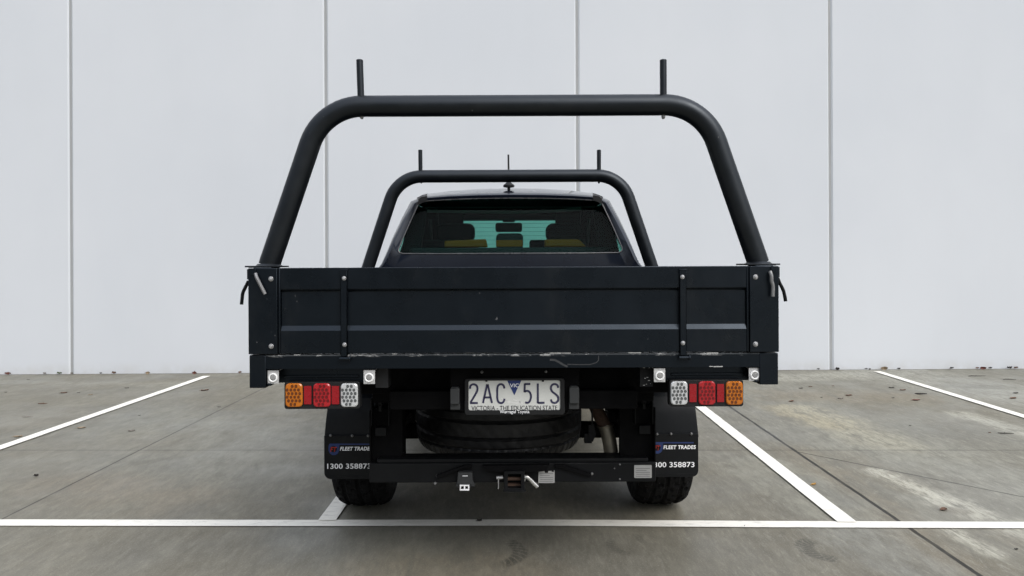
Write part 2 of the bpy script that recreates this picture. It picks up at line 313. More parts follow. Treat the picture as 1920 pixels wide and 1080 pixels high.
# ------------------------------------------------------------------ mesh helpers
class MB:
    def __init__(s): s.v = []; s.f = []; s.mi = []; s.cur = 0
    def face(s, ids): s.f.append(tuple(ids)); s.mi.append(s.cur)
    def add(s, pts): k = len(s.v); s.v += [tuple(p) for p in pts]; return k
    def box(s, x0, x1, y0, y1, z0, z1):
        if x0 > x1: x0, x1 = x1, x0
        k = s.add([(x0,y0,z0),(x1,y0,z0),(x1,y1,z0),(x0,y1,z0),(x0,y0,z1),(x1,y0,z1),(x1,y1,z1),(x0,y1,z1)])
        for q in ((0,3,2,1),(4,5,6,7),(0,1,5,4),(1,2,6,5),(2,3,7,6),(3,0,4,7)): s.face([k+i for i in q])
    def prism(s, poly, a, b, axis='y'):    # polygon of (u,v): axis y -> (x,z), x -> (y,z), z -> (x,y)
        n = len(poly)
        def P(u, v, d): return {'y': (u, d, v), 'x': (d, u, v), 'z': (u, v, d)}[axis]
        k = s.add([P(u, v, a) for u, v in poly]+[P(u, v, b) for u, v in poly])
        s.face([k+i for i in range(n)]); s.face([k+n+i for i in reversed(range(n))])
        for i in range(n): j = (i+1) % n; s.face([k+i, k+n+i, k+n+j, k+j])
    def loft(s, rings, closed=True, caps=True):
        n = len(rings[0]); ks = [s.add(r) for r in rings]
        for a, b in zip(ks[:-1], ks[1:]):
            for i in range(n if closed else n-1):
                j = (i+1) % n; s.face([a+i, a+j, b+j, b+i])
        if caps and closed:
            s.face([ks[0]+i for i in reversed(range(n))]); s.face([ks[-1]+i for i in range(n)])
    def tube(s, path, r, n=16, caps=True):
        P = [Vector(p) for p in path]; rs = r if isinstance(r, (list, tuple)) else [r]*len(P)
        t0 = (P[1]-P[0]).normalized(); up = Vector((0,1,0)) if abs(t0.y) < 0.9 else Vector((1,0,0))
        nrm = (up-t0*up.dot(t0)).normalized(); rings = []
        for i, p in enumerate(P):
            if i == 0: t = P[1]-P[0]
            elif i == len(P)-1: t = P[-1]-P[-2]
            else: t = (P[i+1]-p).normalized()+(p-P[i-1]).normalized()
            t = t.normalized(); nrm = (nrm-t*nrm.dot(t)).normalized(); bn = t.cross(nrm)
            rings.append([p+(nrm*math.cos(a)+bn*math.sin(a))*rs[i] for a in [2*PI*k/n for k in range(n)]])
        s.loft(rings, True, caps)
    def cyl(s, p0, p1, r, n=16): s.tube([p0, p1], r, n)
    def lathe(s, prof, c, axis='x', n=48, closed=False):   # profile of (along, radius) about an axis through c
        rings = []
        for i in range(n):
            a = 2*PI*i/n; ca, sa = math.cos(a), math.sin(a)
            if axis == 'x': rings.append([(c[0]+d, c[1]+r*ca, c[2]+r*sa) for d, r in prof])
            elif axis == 'y': rings.append([(c[0]+r*ca, c[1]+d, c[2]+r*sa) for d, r in prof])
            else: rings.append([(c[0]+r*ca, c[1]+r*sa, c[2]+d) for d, r in prof])
        m = len(prof); ks = [s.add(r) for r in rings]
        for i in range(n):
            a, b = ks[i], ks[(i+1) % n]
            for j in range(m if closed else m-1): s.face([a+j, a+(j+1) % m, b+(j+1) % m, b+j])
    def mesh(s, name, mats, flip=True):
        me = bpy.data.meshes.new(name); me.from_pydata(s.v, [], s.f)
        for m in (mats if isinstance(mats, (list, tuple)) else [mats]): me.materials.append(m)
        me.polygons.foreach_set('material_index', s.mi)
        bm = bmesh.new(); bm.from_mesh(me); bmesh.ops.recalc_face_normals(bm, faces=bm.faces); bm.to_mesh(me); bm.free()
        me.polygons.foreach_set('use_smooth', [True]*len(me.polygons)); me.set_sharp_from_angle(angle=math.radians(25)); me.update()
        return me
def link(name, me, parent=None, loc=(0,0,0), bevel=0.0, seg=2):
    o = bpy.data.objects.new(name, me); C.objects.link(o); o.location = loc
    if parent is not None: o.parent = parent
    if bevel:
        b = o.modifiers.new('bevel', 'BEVEL'); b.width = bevel; b.segments = seg; b.limit_method = 'ANGLE'; b.angle_limit = math.radians(40)
        b.harden_normals = False
    return o
def build(mb, name, mats, parent=None, loc=(0,0,0), bevel=0.0): return link(name, mb.mesh(name, mats), parent, loc, bevel)
def tag(o, label=None, cat=None, group=None, kind=None):
    for k, v in (('label', label), ('category', cat), ('group', group), ('kind', kind)):
        if v: o[k] = v
    return o
def empty(name, loc, rz=0):
    o = bpy.data.objects.new(name, None); C.objects.link(o); o.location = loc; o.rotation_euler = (0, 0, rz); return o
def rrect(cx, cz, w, h, r, n=5, drop=()):
    pts = []
    for k, (sx, sz) in enumerate(((1,-1),(1,1),(-1,1),(-1,-1))):
        a0 = -PI/2+k*PI/2
        rr = 0.0005 if k in drop else r
        for i in range(n+1):
            a = a0+PI/2*i/n
            pts.append((cx+sx*(w/2-rr)+rr*math.cos(a), cz+sz*(h/2-rr)+rr*math.sin(a)))
    return pts
def spline(pts, n=6):
    P = [Vector(p) for p in pts]; out = []
    for i in range(len(P)-1):
        a, b, c, d = P[max(i-1,0)], P[i], P[i+1], P[min(i+2, len(P)-1)]
        for k in range(n):
            t = k/n; out.append(0.5*((2*b)+(c-a)*t+(2*a-5*b+4*c-d)*t*t+(3*b-a-3*c+d)*t**3))
    return out+[P[-1]]
def text_mesh(name, body, m, x0, x1, z0, z1, y, bold=0.0, shear=0.0, extrude=0.0006, space=1.0, cut=None):
    cu = bpy.data.curves.new('t', 'FONT'); cu.body = body; cu.size = 1.0; cu.shear = shear; cu.offset = bold; cu.space_character = space
    cu.resolution_u = 4
    o = bpy.data.objects.new('t', cu); C.objects.link(o)
    dg = bpy.context.evaluated_depsgraph_get(); dg.update()
    me = bpy.data.meshes.new_from_object(o.evaluated_get(dg)); bpy.data.objects.remove(o); bpy.data.curves.remove(cu)
    me.name = name; vs = [v.co.copy() for v in me.vertices]
    ax, bx = min(v.x for v in vs), max(v.x for v in vs); ay, by = min(v.y for v in vs), max(v.y for v in vs)
    for v in me.vertices:
        q = v.co; v.co = (x0+(q.x-ax)/(bx-ax)*(x1-x0), y, z0+(q.y-ay)/(by-ay)*(z1-z0))
    me.materials.clear(); me.materials.append(m)
    bm = bmesh.new(); bm.from_mesh(me)
    bmesh.ops.recalc_face_normals(bm, faces=bm.faces); bm.to_mesh(me); bm.free()
    return me
def ribbon(mb, pts, wd, y, closed=False):      # a flat stroke in the x-z plane
    P = [Vector((p[0], p[1])) for p in pts]; L = []; R = []
    for i, p in enumerate(P):
        a = P[max(i-1, 0)]; b = P[min(i+1, len(P)-1)]
        d1 = (p-a).normalized() if i else (b-p).normalized(); d2 = (b-p).normalized() if i < len(P)-1 else d1
        t = (d1+d2); t = t.normalized() if t.length > 1e-6 else d1
        n = Vector((-t.y, t.x)); s = 1/max(0.55, n.dot(Vector((-d1.y, d1.x))))
        L.append(p+n*wd/2*s); R.append(p-n*wd/2*s)
    k = mb.add([(q.x, y, q.y) for q in L]+[(q.x, y, q.y) for q in R]); n = len(P)
    for i in range(n-1): mb.face([k+i, k+i+1, k+n+i+1, k+n+i])

# ------------------------------------------------------------------ setting: ground, painted lines, warehouse wall
mb = MB(); mb.face([mb.add([(-150,-150,0)]), mb.add([(150,-150,0)]), mb.add([(150,150,0)]), mb.add([(-150,150,0)])])
tag(build(mb, 'ground', M['ground']), kind='structure')
def strip(p, q, wd, z=0.004, taper=None):
    (ax, ay), (bx, by) = G(*p), G(*q); d = Vector((bx-ax, by-ay)).normalized(); n = Vector((-d.y, d.x))*wd/2
    mb = MB(); N = 60; k = []
    for i in range(N+1):
        f = i/N; x = ax+(bx-ax)*f; y = ay+(by-ay)*f; j1 = random.uniform(-1, 1)*0.0015; j2 = random.uniform(-1, 1)*0.0015
        k.append(mb.add([(x+n.x+j1, y+n.y+j1, z), (x-n.x+j2, y-n.y+j2, z)]))
    for a, b in zip(k[:-1], k[1:]): mb.face([a, a+1, b+1, b])
    return tag(build(mb, 'parking_line', M['line']), kind='structure')
def far(p, q, d):   # a point on p->q prolonged on the ground to depth d, given back as ground metres
    (ax, ay), (bx, by) = G(*p), G(*q); f = (d-ay)/(by-ay); return (ax+(bx-ax)*f, d)
def strip_m(A, B, wd, z):
    d = Vector((B[0]-A[0], B[1]-A[1])).normalized(); n = Vector((-d.y, d.x))*wd/2; mb = MB(); N = 60; k = []
    for i in range(N+1):
        f = i/N; x = A[0]+(B[0]-A[0])*f; y = A[1]+(B[1]-A[1])*f
        k.append(mb.add([(x+n.x+random.uniform(-1,1)*0.0012, y+n.y, z), (x-n.x+random.uniform(-1,1)*0.0012, y-n.y, z)]))
    for a, b in zip(k[:-1], k[1:]): mb.face([a, a+1, b+1, b])
    return tag(build(mb, 'parking_line', M['line']), kind='structure')
A0, A1 = G(-200, 981.3), G(615, 981.6); B0, B1 = G(960, 981.5), G(2200, 987.0)
cross = MB()
LP = [(-400, 981), (0, 981.2), (300, 981.8), (620, 982), (960, 981.2), (1130, 982), (1400, 984), (1920, 986), (2300, 987)]
pts = [G(*p) for p in LP]; hw = 0.044; ks = []
for (x, y) in pts: ks.append(cross.add([(x, y-hw, 0.0045), (x, y+hw, 0.0045)]))
for a, b in zip(ks[:-1], ks[1:]): cross.face([a, a+1, b+1, b])
tag(build(cross, 'parking_line', M['line']), kind='structure')
def bay(p, q, near_px, far_d, wd):
    n = G(*near_px); A = far(p, q, n[1]+0.02); B = far(p, q, far_d); strip_m(A, B, wd, 0.008)
bay((0, 841), (385, 707), (-400, 981), 8.55, 0.088)
bay((615.5, 975), (642, 938), (615, 981), 8.5, 0.088)
bay((1315, 765), (1587, 980), (1587, 984), 8.55, 0.092)
bay((1645, 697.5), (1920, 782), (2560, 986), 8.68, 0.088)

WR = empty('warehouse', (0, 8.847, 0), 0.0084)
tag(WR, 'pale grey warehouse wall of tall painted concrete panels behind the truck', 'building')
SE = [-5.175, -2.148, 0.851, 3.882]
seams = [SE[0]-3.02*k for k in (4, 3, 2, 1)]+SE+[SE[-1]+3.02*k for k in (1, 2, 3, 4)]
WH = 8.0; gap = 0.030; ch = 0.017; dp = 0.012
for a, b in zip(seams[:-1], seams[1:]):
    x0, x1 = a+gap/2, b-gap/2
    mb = MB(); mb.prism([(x0, 0.18), (x0, dp), (x0+ch, 0), (x1-ch, 0), (x1, dp), (x1, 0.18)], -0.05, WH, 'z')
    build(mb, 'concrete_panel', M['wall'], WR)
for a in seams[1:-1]:
    mb = MB(); mb.box(a-gap/2, a+gap/2, dp+0.001, 0.10, -0.05, WH); build(mb, 'joint_sealant', M['sealant'], WR)

# ------------------------------------------------------------------ the truck
OY = 5.2
TR = empty('utility_truck', (TX, OY, 0))
tag(TR, 'black flat-tray utility truck seen from behind, tailgate closed, two tube hoops over its tray', 'truck')
def part(mb, name, mats, parent=None, bevel=0.0, loc=(0,0,0)):
    mb.v = [(x, y-OY, z) for x, y, z in mb.v] if loc == (0,0,0) else mb.v
    return build(mb, name, mats, parent or TR, loc, bevel)
def meshpart(me, name, parent):
    for v in me.vertices: v.co.y -= OY
    return link(name, me, parent)
RY = 2.600                                # the plane of the tailgate's face
HW = 0.9285                               # half the width of the tray
ZT = 1.2635; ZB = 0.9625; SILL_TOP = 0.9575; SILL_BOT = 0.9085
M['sill'] = sill_mat()

# tray: deck, sill, side gates, headboard
mb = MB(); mb.box(-HW+0.03, HW-0.03, 2.66, 4.40, 0.928, 0.954)
for yy in (2.95, 3.35, 3.75, 4.15): mb.box(-HW+0.06, HW-0.06, yy, yy+0.06, 0.868, 0.927)
for s in (-1, 1): mb.box(s*0.36, s*0.44, 2.96, 4.40, 0.80, 0.866)
part(mb, 'tray_deck', M['tray'])
mb = MB(); mb.box(-HW+0.058, HW-0.058, 2.604, 2.655, SILL_BOT, SILL_TOP)
for i in range(52):
    x = -0.80+i*0.0312
    if i % 7 != 3: mb.box(x, x+0.009+random.uniform(-0.003, 0.006), 2.607, 2.62, SILL_TOP, SILL_TOP+0.0028)
mb.cur = 1
def flake(px, py, wpx, hpx):
    x, z = T(px, py, 2.603); mb.box(x-wpx/1068, x+wpx/1068, 2.6028, 2.6045, z-hpx/1068, z+hpx/1068)
for q in ((1042, 661.8, 22, 2.2), (1062, 662, 16, 1.6), (880, 661, 18, 1.8), (1190, 661.5, 24, 1.6), (1336, 662, 22, 1.8), (557, 665.5, 12, 1.2), (740, 663.5, 8, 1.4), (1334, 687, 8, 1.3), (1346, 687.3, 18, 1.8)):
    flake(*q)
mb.cur = 2
def scrape(pts, wd):
    q = [T(px, py, 2.603) for px, py in pts]; ribbon(mb, q, wd, 2.6035)
scrape([(1031, 674.5), (1040, 675), (1048, 679), (1058, 685), (1064, 687.5)], 0.007)
scrape([(1064, 683), (1085, 683.5), (1106, 683.5), (1118, 680), (1122, 676), (1122.5, 667)], 0.003)
sill = part(mb, 'rear_sill', [M['sill'], M['chip'], M['scuff']])
for s in (-1, 1):        # drop plates at the rear corners
    mb = MB(); xo = HW; xi = HW-0.058 if s < 0 else HW-0.066
    zb = 0.842 if s < 0 else 0.846
    mb.prism([(s*xi, zb), (s*xo, zb), (s*xo, SILL_TOP), (s*xi, SILL_TOP)], 2.602, 2.70)
    mb.box(s*xi, s*(xi-0.016), 2.61, 2.69, zb+0.006, zb+0.016)
    part(mb, 'corner_skirt', M['tray'], bevel=0.003)
for s in (-1, 1):
    mb = MB(); mb.box(s*(HW-0.004), s*(HW-0.034), 2.685, 4.40, 0.960, ZT-0.004)
    mb.box(s*HW, s*(HW-0.034), 2.685, 4.40, 0.905, 0.957)
    mb.box(s*(HW+0.004), s*(HW-0.004), 3.0, 3.03, 0.95, ZT-0.03); mb.box(s*(HW+0.004), s*(HW-0.004), 3.9, 3.93, 0.95, ZT-0.03)
    part(mb, 'side_gate', M['tray'], bevel=0.003)
mb = MB(); mb.box(-HW+0.036, HW-0.036, 4.36, 4.398, 0.955, ZT-0.03); part(mb, 'headboard', M['tray'], bevel=0.003)

# tailgate: one pressed sheet, recessed between its upper and lower bands
xe = 0.826; D = 0.0100
z1 = H-(543-PY)*RY/F; z2 = H-(609.5-PY)*RY/F; z3 = H-(618.5-PY)*RY/F
prof = [(RY, ZB), (RY, z3), (RY+D, z2), (RY+D, z1-0.004), (RY, z1+0.004), (RY, ZT), (RY+0.042, ZT), (RY+0.042, ZB)]
mb = MB()
mb.prism(prof, -xe+0.008, xe-0.008, 'x')
for s in (-1, 1): mb.box(s*xe, s*(xe-0.008), RY, RY+0.042, ZB, ZT)
TG = part(mb, 'tailgate', M['tray'], bevel=0.0022)
def bolt(parent, px, py, d, r=0.0085, m='zinc'):
    x, z = T(px, py, d); mb = MB()
    mb.lathe([(0.0, r*1.25), (-0.0015, r*1.25), (-0.0018, r)], (x, d, z), 'y', 14)
    a0 = random.random(); hexa = [(x+r*math.cos(a0+k*PI/3), z+r*math.sin(a0+k*PI/3)) for k in range(6)]
    mb.prism(hexa, d-0.0065, d-0.0015)
    hx = [(x+r*0.55*math.cos(a0+k*PI/3), z+r*0.55*math.sin(a0+k*PI/3)) for k in range(6)]
    mb.prism(hx, d-0.009, d-0.0066)
    part(mb, 'bolt', M[m], parent, bevel=0.0008)
for cpx, lo in ((645.5, 674), (1280, 672)):
    x, _ = T(cpx, 590, RY); _, zt = T(cpx, 506 if cpx < 900 else 505, RY); _, zl = T(cpx, lo, RY); mb = MB()
    mb.box(x-0.0115, x+0.0115, RY-0.009, RY-0.001, zl+0.012, zt); mb.box(x-0.0135, x+0.0135, RY-0.0105, RY-0.003, zt-0.003, zt+0.001)
    mb.box(x-0.0115, x-0.0085, RY-0.009, RY+0.031, zl+0.012, zt-0.02); mb.box(x+0.0085, x+0.0115, RY-0.009, RY+0.031, zl+0.012, zt-0.02)
    mb.cyl((x-0.016, RY-0.010, zl+0.004), (x+0.018, RY-0.010, zl+0.004), 0.0055, 12)
    mb.cyl((x+0.018, RY-0.010, zl+0.004), (x+0.024, RY-0.010, zl+0.004), 0.009, 12)
    part(mb, 'hinge_strap', M['tray'], TG, bevel=0.001)
    bolt(TG, cpx-0.5, 522 if cpx < 900 else 519.5, RY-0.009, 0.0062); bolt(TG, cpx+0.5, 646.5 if cpx < 900 else 643.5, RY-0.009, 0.0062)
# corner posts
for s in (-1, 1):
    mb = MB(); xi = xe+0.001
    mb.box(s*xi, s*HW, RY-0.006, RY+0.004, 0.9615, ZT-0.001); mb.box(s*xi, s*HW, RY+0.004, 2.68, 0.9615, ZT-0.003); mb.box(s*(HW-0.075), s*(HW-0.012), RY+0.012, 2.66, ZT-0.003, 1.2656)
    cp = part(mb, 'corner_post', M['tray'], bevel=0.002)
    mb = MB(); mb.box(s*(HW+0.001), s*(HW+0.006), RY+0.0, RY+0.05, ZT-0.040, ZT-0.004)
    mb.box(s*(HW-0.028), s*(HW-0.010), RY-0.012, RY-0.007, ZT-0.024, ZT-0.001); part(mb, 'latch_block', M['tray'], cp, bevel=0.001)
    for px, py in (((508, 523), (508.5, 649.5)) if s < 0 else ((1416.5, 519.5), (1416.5, 645.5))): bolt(cp, px, py, RY-0.006, 0.0072)
    ps = [(478.5, 513), (482, 521), (487.5, 532), (494, 545), (497.5, 551.5)] if s < 0 else [(1444.5, 509), (1446, 517), (1446.5, 527), (1449, 537), (1448.5, 556)]
    mb = MB(); q = [T(px, py, RY-0.02) for px, py in ps]; mb.tube(spline([(x, RY-0.016-0.006*(i > 0), z) for i, (x, z) in enumerate(q)], 4), 0.0062, 10)
    part(mb, 'latch_handle', M['zincdull'], cp, bevel=0)
    ps = [(466, 527), (461, 537), (455.5, 549), (454, 560), (453, 571)] if s < 0 else [(1458, 521), (1462, 531), (1468.5, 544), (1471.5, 556), (1473, 565)]
    mb = MB(); q = [T(px, py, 2.66) for px, py in ps]; mb.tube(spline([(x, 2.66, z) for x, z in q], 4), 0.0060, 10)
    part(mb, 'latch_handle', M['dusty'], cp, bevel=0)

# tube hoops with their upright rods
def hoop(d, foot_px, top_py, k_in, rods, rodtop, nub, plate):
    fx, fz = T(foot_px[0], foot_px[1], d); gx, gz = T(foot_px[2], foot_px[3], d)
    hwf = (gx-fx)/2; cx = (gx+fx)/2; _, zt = T(958, top_py, d)
    hwt = k_in*d/F; R = 0.200; zf = 1.272 if plate else 1.02
    if not plate:
        hwf = hwf+(hwf-hwt)*(fz-zf)/(zt-fz)
    path = []
    A, B, Cc, E = Vector((-hwf, zf)), Vector((-hwt, zt)), Vector((hwt, zt)), Vector((hwf, zf))
    def fillet(P, Q, S):
        u = (P-Q).normalized(); v = (S-Q).normalized(); half = math.acos(max(-1, min(1, u.dot(v))))/2
        L = R/math.tan(half); c = Q+(u+v).normalized()*(R/math.sin(half)); a = Q+u*L; b = Q+v*L
        out = []; va, vb = a-c, b-c; ang = va.angle_signed(vb)
        for i in range(13):
            tt = -ang*i/12; out.append(c+Vector((va.x*math.cos(tt)-va.y*math.sin(tt), va.x*math.sin(tt)+va.y*math.cos(tt))))
        return out
    p2 = [A]+fillet(A, B, Cc)+fillet(B, Cc, E)+[E]
    path = [(cx+p.x, d, p.y) for p in p2]
    mb = MB(); mb.tube(path, 0.0380, 28); hp = part(mb, 'rack_hoop', M['tube'])
    if plate:
        for s, (xa, xb) in ((-1, T2(468, 531, d)), (1, T2(1391, 1453.5, d))):
            mb = MB(); mb.box(xa, xb, d-0.05, d+0.07, 1.2660, 1.2715)
            c = cx+s*hwf; mb.lathe([(0.0, 0.047), (0.007, 0.039)], (c, d, 1.2716), 'z', 24)
            o1, o2 = (xa+0.006, xa+0.10) if s < 0 else (xb-0.10, xb-0.006)
            mb.prism([(o1, 1.2655), (o2-0.03 if s < 0 else o1+0.0, 1.2600), (o2-0.05, 1.2600), (o1, 1.2600)] if False else [(o1, 1.2658), (o2, 1.2658), (o2-(0.03 if s < 0 else 0), 1.2640), (o1+(0.03 if s > 0 else 0), 1.2640)], d-0.03, d+0.05)
            part(mb, 'foot_plate', M['tube'], hp, bevel=0.0012)
    for (xt, xb) in rods:
        xa, za = T(xt, rodtop, d); xc, zc = T(xb, top_py, d)
        mb = MB(); mb.tube([(xc, d, zt+0.02), (xa, d, za-0.002), (xa, d, za)], [0.0125, 0.0125, 0.0108], 16)
        part(mb, 'upright_rod', M['tube'], hp)
        mb = MB(); xn, zn = T(xb+1.5 if xb < 958 else xb, nub, d); mb.tube([(xn, d, zt-0.033), (xn, d, zn+0.004), (xn, d, zn)], [0.0075, 0.0065, 0.004], 10)
        part(mb, 'drain_nub', M['zincdull'] if plate else M['tube'], hp)
def T2(a, b, d): return (T(a, 496, d)[0], T(b, 496, d)[0])
hoop(2.675, (504.5, 494, 1422, 491), 198, 357, ((674.3, 677), (1243.5, 1243.8)), 112, 223, True)
hoop(4.45, (691, 499, 1221, 497), 330, 209, ((788, 788.5), (1123, 1123)), 281, 344, False)

# parking sensors on their plates
def sensor(x0, x1, y0, y1, cx, cy):
    d = 2.612; a, zt = T(x0, y0, d); b, zb = T(x1, y1, d); mb = MB()
    mb.box(a, b, d, d+0.004, zb, zt); mb.box(a, b, d+0.004, d+0.05, zt-0.003, zt)
    p = part(mb, 'parking_sensor', M['alu'], bevel=0.0008)
    x, z = T(cx, cy, d); mb = MB(); mb.lathe([(0, 0.0165), (-0.004, 0.0158), (-0.005, 0.0125), (-0.003, 0.0100)], (x, d, z), 'y', 28); part(mb, 'sensor_ring', M['sensorwhite'], p)
    mb = MB(); mb.lathe([(-0.0005, 0.0100), (-0.004, 0.0085), (-0.0048, 0.007), (-0.005, 0.0)], (x, d, z), 'y', 20); part(mb, 'sensor_face', M['sensorgrey'], p)
sensor(501.5, 522.5, 694.5, 719.5, 512, 708); sensor(681.5, 703, 694, 720, 692, 708)
sensor(1226, 1247.5, 690.5, 716.5, 1237, 704.5); sensor(1404, 1425.5, 689.5, 714.5, 1415, 703)

# tail lights and the rails that carry them
def hexwells(mb, cx, cz, w, h, y, cols=4, rows=6):
    sx = w/(cols+0.55); sz = h/(rows+0.5)
    for r in range(rows):
        for c in range(cols):
            x = cx-w/2+sx*(0.55+c+(0.35 if r % 2 else 0.0)+0.0)+0.0; z = cz-h/2+sz*(0.75+r)
            if (r in (0, rows-1)) and c in (0, cols-1): continue
            k = mb.add([(x+sx*0.42*math.cos(PI/6+q*PI/3), y-0.0006, z+sz*0.50*math.sin(PI/6+q*PI/3)) for q in range(6)])
            c0 = mb.add([(x, y-0.0003, z)])
            for q in range(6): mb.face([k+q, k+(q+1) % 6, c0])
def tail_light(x0, x1, y0, y1, order, lamps, refs, ly0, ly1):
    d = 2.628; a, zt = T(x0, y0, d); b, zb = T(x1, y1, d); cx, cz, w, h = (a+b)/2, (zt+zb)/2, b-a, zt-zb
    mb = MB(); mb.prism(rrect(cx, cz, w, h, 0.009), d, d+0.035); p = part(mb, 'tail_light', M['plastic'], bevel=0.0015)
    for (xa, xb), key in zip(lamps, order):
        u0, v1 = T(xa, ly0, d); u1, v0 = T(xb, ly1, d); lx, lz, lw, lh = (u0+u1)/2, (v0+v1)/2, u1-u0, v1-v0
        mb = MB(); mb.loft([[(x, d-0.0005, z) for x, z in rrect(lx, lz, lw, lh, 0.013)], [(x, d-0.006, z) for x, z in rrect(lx, lz, lw*0.99, lh*0.99, 0.013)], [(x, d-0.0085, z) for x, z in rrect(lx, lz, lw*0.90, lh*0.93, 0.013)]])
        mb.cur = 1; hexwells(mb, lx, lz, lw*1.0, lh*0.99, d-0.0086)
        part(mb, {'amber': 'amber_lens', 'red': 'red_lens', 'clear': 'clear_lens'}[key], [M[key], M[key+'_deep']], p)
    for xa, xb in refs:
        u0, v1 = T(xa, ly0+5, d); u1, v0 = T(xb, ly1-5, d)
        mb = MB(); mb.prism(rrect((u0+u1)/2, (v0+v1)/2, u1-u0+0.003, v1-v0+0.003, 0.003), d-0.0025, d); mb.cur = 1
        mb.prism(rrect((u0+u1)/2, (v0+v1)/2, u1-u0, v1-v0, 0.002), d-0.0045, d-0.0026); part(mb, 'reflector', [M['plastic'], M['refl']], p)
tail_light(533, 675, 716.5, 766.5, ('amber', 'red', 'clear'), ((536, 568), (588, 620.5), (639.5, 671.5)), ((570.5, 584.5), (622.5, 636.5)), 718.5, 762.5)
tail_light(1255, 1394, 712.5, 762, ('clear', 'red', 'amber'), ((1257, 1288.5), (1309, 1340.5), (1360.5, 1392)), ((1292, 1305.5), (1344, 1357)), 714.5, 758.5)
for a, b, y0, y1 in ((522, 684, 690, 717), (1247, 1404, 687, 713)):
    d = 2.66; x0, zt = T(a, y0, d); x1, zb = T(b, y1, d); mb = MB(); mb.box(x0, x1, d, d+0.04, zb, zt+0.02)
    mb.box(x0+0.02, x1-0.02, d-0.006, d, zb+0.018, zb+0.028); mb.box(x0-0.02, x1+0.02, d+0.04, d+0.05, zt-0.01, zt+0.03)
    part(mb, 'light_rail', M['tray'], bevel=0.002)
for a, b, y0, y1, mk in ((704, 728, 691, 727, 'plastic'), (1200, 1224, 688, 725, 'dusty')):
    d = 2.65; x0, zt = T(a, y0, d); x1, zb = T(b, y1, d); mb = MB(); mb.box(x0, x1, d, d+0.07, zb, zt); mb.cur = 1
    if mk == 'dusty':
        for _ in range(9):
            fx = random.uniform(x0+0.004, x1-0.004); fz = random.choice([random.uniform(zb, zb+0.02), random.uniform(zb+0.02, zt-0.02), zt-0.003]); ww = random.uniform(0.0008, 0.0035)
            mb.box(fx-ww, fx+ww, d-0.0006, d+0.001, fz-0.0008, fz+0.0008)
    part(mb, 'rail_end', [M[mk], M['chip']])

# number plate on its bracket
PYd = 2.70
a, zt = T(845, 689, PYd+0.03); b, zb = T(1086, 768, PYd+0.03); mb = MB(); mb.box(a, b, PYd+0.012, PYd+0.03, zb, zt+0.01)
mb.box(a+0.04, b-0.04, PYd+0.03, PYd+0.06, zb-0.01, zt+0.06)
PB = part(mb, 'plate_bracket', M['under'], bevel=0.003)
bolt(PB, 903.5, 697.5, PYd+0.011, 0.0045, 'zincdull'); bolt(PB, 1023.5, 696.5, PYd+0.011, 0.0045, 'zincdull')
a, zt = T(871.5, 709.5, PYd); b, zb = T(1058.5, 777, PYd)
ia, izt = T(878.5, 713.3, PYd); ib, izb = T(1050.5, 768.3, PYd)
def frame(mb, o, i, y0, y1):
    n = len(o); ks = [mb.add([(x, y, z) for x, z in q]) for q, y in ((o, y1), (o, y0), (i, y0), (i, y1))]
    for p, q in zip(ks, ks[1:]+ks[:1]):
        for k in range(n): j = (k+1) % n; mb.face([p+k, p+j, q+j, q+k])
mb = MB(); frame(mb, rrect((a+b)/2, (zt+zb)/2, b-a, zt-zb, 0.010), rrect((ia+ib)/2, (izt+izb)/2, ib-ia, izt-izb, 0.007), PYd-0.007, PYd+0.010)
for xx in (912, 1018):
    fx, fz = T(xx, 713.6, PYd); mb.box(fx-0.004, fx+0.004, PYd-0.006, PYd-0.001, fz-0.0035, fz+0.002)
for xx in (a-0.001, b-0.004): mb.box(xx, xx+0.005, PYd-0.006, PYd+0.008, zb+0.01, zb+0.05)
PF = part(mb, 'plate_frame', M['plastic'], bevel=0.0015)
x0, z1_ = T(937, 768.2, PYd); x1, z0_ = T(992.5, 775.6, PYd)
meshpart(text_mesh('dealer_lettering', 'Warragul Toyota', M['white'], x0, x1, z0_, z1_, PYd-0.0085, bold=0.006), 'dealer_lettering', PF)
mb = MB(); mb.prism(rrect((ia+ib)/2, (izt+izb)/2-0.004, ib-ia+0.006, izt-izb+0.016, 0.008), PYd-0.001, PYd+0.002)
mb.cur = 1
for q in ([(948, 750), (958, 754), (968, 756), (976, 753)], [(962, 749), (972, 752), (980, 757)], [(940, 746), (950, 752), (956, 756)]):
    ribbon(mb, spline([T(px, py, PYd).__add__(()) for px, py in q], 4) if False else [T(px, py, PYd) for px, py in q], 0.0035, PYd-0.0016)
NP = part(mb, 'number_plate', [M['plate'], mat('plate_dirt', (0.62, 0.62, 0.60), 0.6, var=0.2)])
GL = {'2': ([[(0,.76),(.03,.90),(.14,.985),(.28,.99),(.42,.93),(.48,.80),(.46,.66),(.36,.48),(.16,.20),(.03,.03)]], [[(.0,.0),(.5,.0)]]),
      'A': ([], [[(0,0),(.235,1.0)], [(.265,1.0),(.5,0)], [(.08,.30),(.42,.30)]]),
      'C': ([[(.5,.77),(.46,.91),(.33,.995),(.18,.99),(.05,.90),(.005,.72),(0,.5),(.005,.28),(.05,.10),(.18,.01),(.33,.005),(.46,.09),(.5,.23)]], []),
      '5': ([[(.03,.58),(.16,.635),(.30,.62),(.43,.52),(.48,.36),(.46,.20),(.36,.05),(.22,0),(.08,.03)]], [[(.44,1.0),(.05,1.0)], [(.05,1.03),(.03,.56)]]),
      'L': ([], [[(0,1.03),(0,-.03)], [(0,0),(.48,0)]]),
      'S': ([[(.49,.80),(.44,.93),(.30,.995),(.15,.98),(.03,.88),(.01,.74),(.09,.60),(.26,.49),(.42,.38),(.49,.24),(.46,.09),(.33,.005),(.18,0),(.06,.06),(.005,.19)]], [])}
